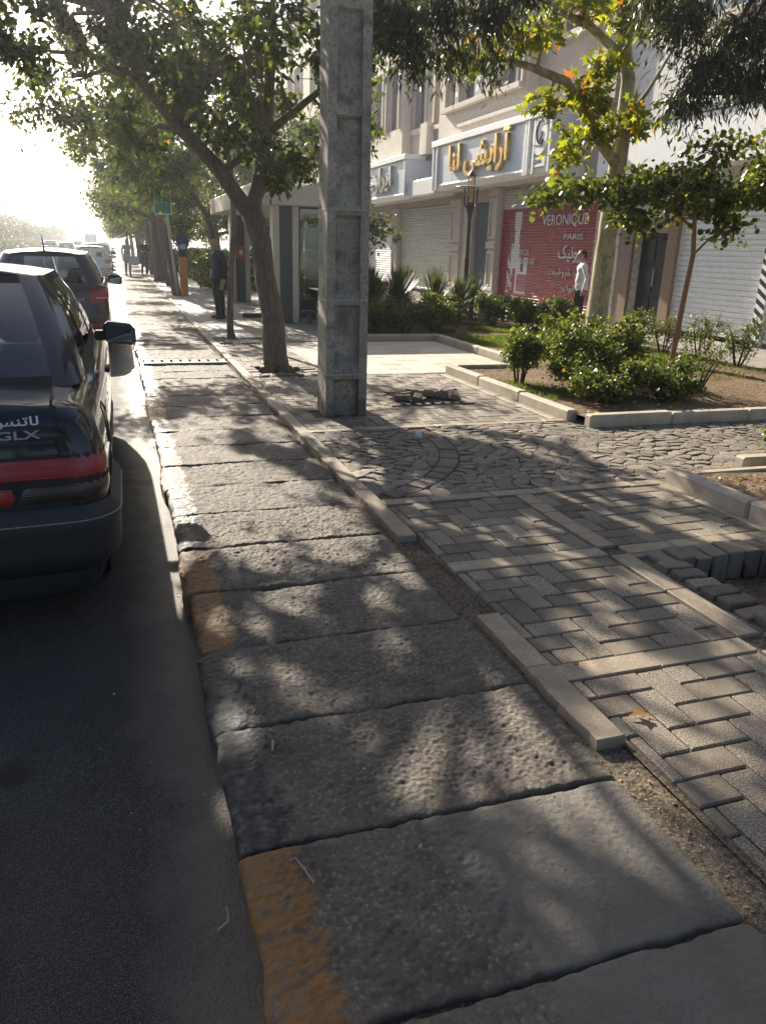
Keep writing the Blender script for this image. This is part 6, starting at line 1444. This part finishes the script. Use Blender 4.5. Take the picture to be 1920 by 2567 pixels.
# ================================================================== far left buildings
FWIN = plain('far_window', (.12, .14, .17), .15)
def block(name, label, x0, x1, y0, y1, h, mat, floors, cols):
    r_ = empty(name, (x0, y0, -.12), label=label, cat='building'); W, D = x1 - x0, y1 - y0
    MB().box(0, W, 0, D, 0, h).build('wall', mat, r_); MB().box(-.2, W + .2, -.2, D + .2, h, h + .7).build('parapet', mat, r_); MB().box(W * .3, W * .6, D * .3, D * .6, h + .7, h + 2.6).build('stair_head', mat, r_)
    fh = h / floors; wm = MB().box(0, .12, 0, D / cols * .55, 0, fh * .52).mesh('window', FWIN); wf = MB().box(0, W / 4 * .5, -.12, 0, 0, fh * .52).mesh('window', FWIN); bm = MB().box(0, .9, 0, D / cols * .8, 0, fh * .28, .02).mesh('balcony', mat)
    for f in range(floors):
        for c in range(cols): 
            put('window', wm, r_, (W - .04, D / cols * (c + .22), fh * (f + .32)))
            if c % 2 == f % 2: put('balcony', bm, r_, (W + .001, D / cols * (c + .1), fh * f + .02))
        for c in range(4): put('window', wf, r_, (W / 4 * (c + .25), .04, fh * (f + .32)))
CRM = stone('far_cream', (.46, .42, .37), (.54, .5, .45), .3, .85, 0); GRY = stone('far_grey', (.38, .38, .38), (.46, .46, .46), .3, .85, 0); PNK = stone('far_rose', (.46, .37, .31), (.52, .43, .37), .3, .85, 0)
block('apartment_block', 'pale six storey apartment block rising over the trees at the left edge', -44, -26, 175, 232, 18.5, CRM, 6, 9)
block('apartment_block', 'lower rose coloured block next along the left side', -44, -27, 240, 285, 13.5, PNK, 4, 7)
block('apartment_block', 'long grey block farther along the left side', -44, -27, 300, 380, 12.0, GRY, 4, 10)
block('apartment_block', 'faint pale block farthest down the street', -42, -28, 400, 480, 11.5, CRM, 4, 10)
block('office_block', 'hazy block closing the far end of the street', -16, 8, 560, 590, 8.5, GRY, 3, 5)

# ================================================================== small things on the ground
rngl = np.random.default_rng(77)
def litter(name, label, pts, L, mat, seed):
    rng = np.random.default_rng(seed); n = len(pts); D = rng.normal(size=(n, 3)); D[:, 2] *= .25; N = norm(rng.normal(size=(n, 3)) * .35 + np.array([0, 0, 1]))
    V, F, k = leaves(np.asarray(pts), D, N, L * rng.uniform(.5, 1.5, n), OVATE); return put(name, np_mesh(name, V, F, mat, np.repeat(rng.random(n), k)), label=label, cat='leaf litter', kind='stuff')
pts = [(1.50 + .07 * rngl.normal(), y, -.030 + .012 * rngl.random()) for y in rngl.uniform(1.0, 1.85, 150)] + [(1.47 + .05 * rngl.normal(), y, -.034 + .012 * rngl.random()) for y in rngl.uniform(2.9, 3.95, 60)]
litter('leaf_litter', 'small dry leaf scraps in the dirt gap beside the block paving', pts, .016, DRYL, 3)
pts = [(rngl.uniform(.3, 1.4), rngl.uniform(1.2, 9), .010) for _ in range(90)] + [(rngl.uniform(1.6, 3.7), rngl.uniform(1.2, 9), .008) for _ in range(60)] + [(rngl.uniform(-.3, .19), rngl.uniform(1.4, 12), -.116) for _ in range(50)]
litter('leaf_scraps', 'tiny dry leaf scraps scattered over the paving', pts, .013, DRYL, 5)
pts = [(rngl.uniform(3.95, 5.2), rngl.uniform(2.4, 4.4), .085) for _ in range(420)] + [(rngl.uniform(4.4, 8.9), rngl.uniform(6.55, 9.7), .095) for _ in range(260)]
litter('bed_litter', 'dry leaves covering the soil of the beds', pts, .045, DRYL, 6)
def big_leaf(label, loc, L, rot, seed, col=.75):
    rng = np.random.default_rng(seed); V0, F0 = PLANE; V = V0.copy() * L; V[:, 2] -= V[:, 2].min(); V[:, 2] += .22 * np.abs(V[:, 1]) + rng.normal(size=len(V)) * .004 + .12 * L * (V0[:, 0]) ** 2
    me = np_mesh('leaf_blade', V, np.array(F0), DRYL, np.full(len(F0), col)); r_ = empty('fallen_leaf', loc, label=label, cat='leaf', group='single fallen leaves'); put('leaf_blade', me, r_, rot=rot)
    MB().tube([(0, 0, .004), (-L * .35, .01, .012)], .0018, 5).build('stalk', BARK_B, r_, rot=rot)
big_leaf('curled brown plane leaf lying on the dark pavers', (1.73, 1.985, .004), .085, (0, 0, R(175)), 1); big_leaf('small reddish leaf on the pale cross stripe', (1.66, 2.36, .012), .035, (0, 0, R(60)), 2, .8)
big_leaf('orange leaf at the kerb of the soil bed', (4.42, 6.75, .10), .10, (0, 0, R(20)), 3, .8); big_leaf('orange brown leaf under the broad shrub', (4.75, 6.85, .10), .09, (0, 0, R(120)), 4, .78); big_leaf('small red leaf in the joint between two slabs', (.80, 2.88, .012), .03, (0, 0, R(200)), 5, .8)
pb_ = MB(); pb_.ell((0, 0, .03), (.035, .03, .035), 9, 7); pb_.v = [(x * (1 + .35 * hn(x * 40, z * 40, 1)), y * (1 + .4 * hn(y * 40, z * 40, 1)), z * (1 + .35 * hn(x * 30, y * 30, 2))) for x, y, z in pb_.v]
pb_.build('paper_scrap', plain('paper_scrap', (.68, .68, .66), .7), loc=(2.47, 6.28, .0), label='crumpled white paper scrap lying on the cobbles', cat='paper')
DRYST = plain('stained_paper', (.34, .31, .26), .8)
cg = empty('cigarette_end', (.125, 1.60, -.113), R(25), label='bent cigarette end on the asphalt beside the kerb', cat='cigarette'); MB().tube([(0, 0, 0), (.035, .004, .002), (.045, .02, .012)], .0042, 7).build('paper', DRYST, cg); MB().tube([(.045, .02, .012), (.05, .035, .016)], .0052, 7).build('filter', plain('filter_tan', (.35, .2, .08), .8), cg)
MB().tube([(.330, 1.655, .014), (.345, 1.66, .016), (.36, 1.62, .012), (.375, 1.56, .012)],   .0022, 6).build('drinking_straw', DRYST, label='bent pale straw on the slab behind the yellow painted end', cat='straw')
MB().tube([(.375, 2.15, .012), (.385, 2.20, .014)], .0042, 6).build('cigarette_stub', DRYST, label='white cigarette stub on the black ended slab', cat='cigarette')

# ================================================================== haze
hz = MB().box(-700, 700, -700, 700, -1.3, 24).build('haze', None, kind='stuff', label='thin bright morning haze over the street', cat='haze')
hm = bpy.data.materials.new('haze'); hm.use_nodes = True; nt = hm.node_tree; nt.nodes.remove(nt.nodes['Principled BSDF'])
pv = nt.nodes.new('ShaderNodeVolumePrincipled'); pv.inputs['Color'].default_value = (.93, .95, 1, 1); pv.inputs['Density'].default_value = .0012; pv.inputs['Anisotropy'].default_value = .76
nt.links.new(pv.outputs[0], nt.nodes['Material Output'].inputs['Volume']); hz.data.materials.clear(); hz.data.materials.append(hm)
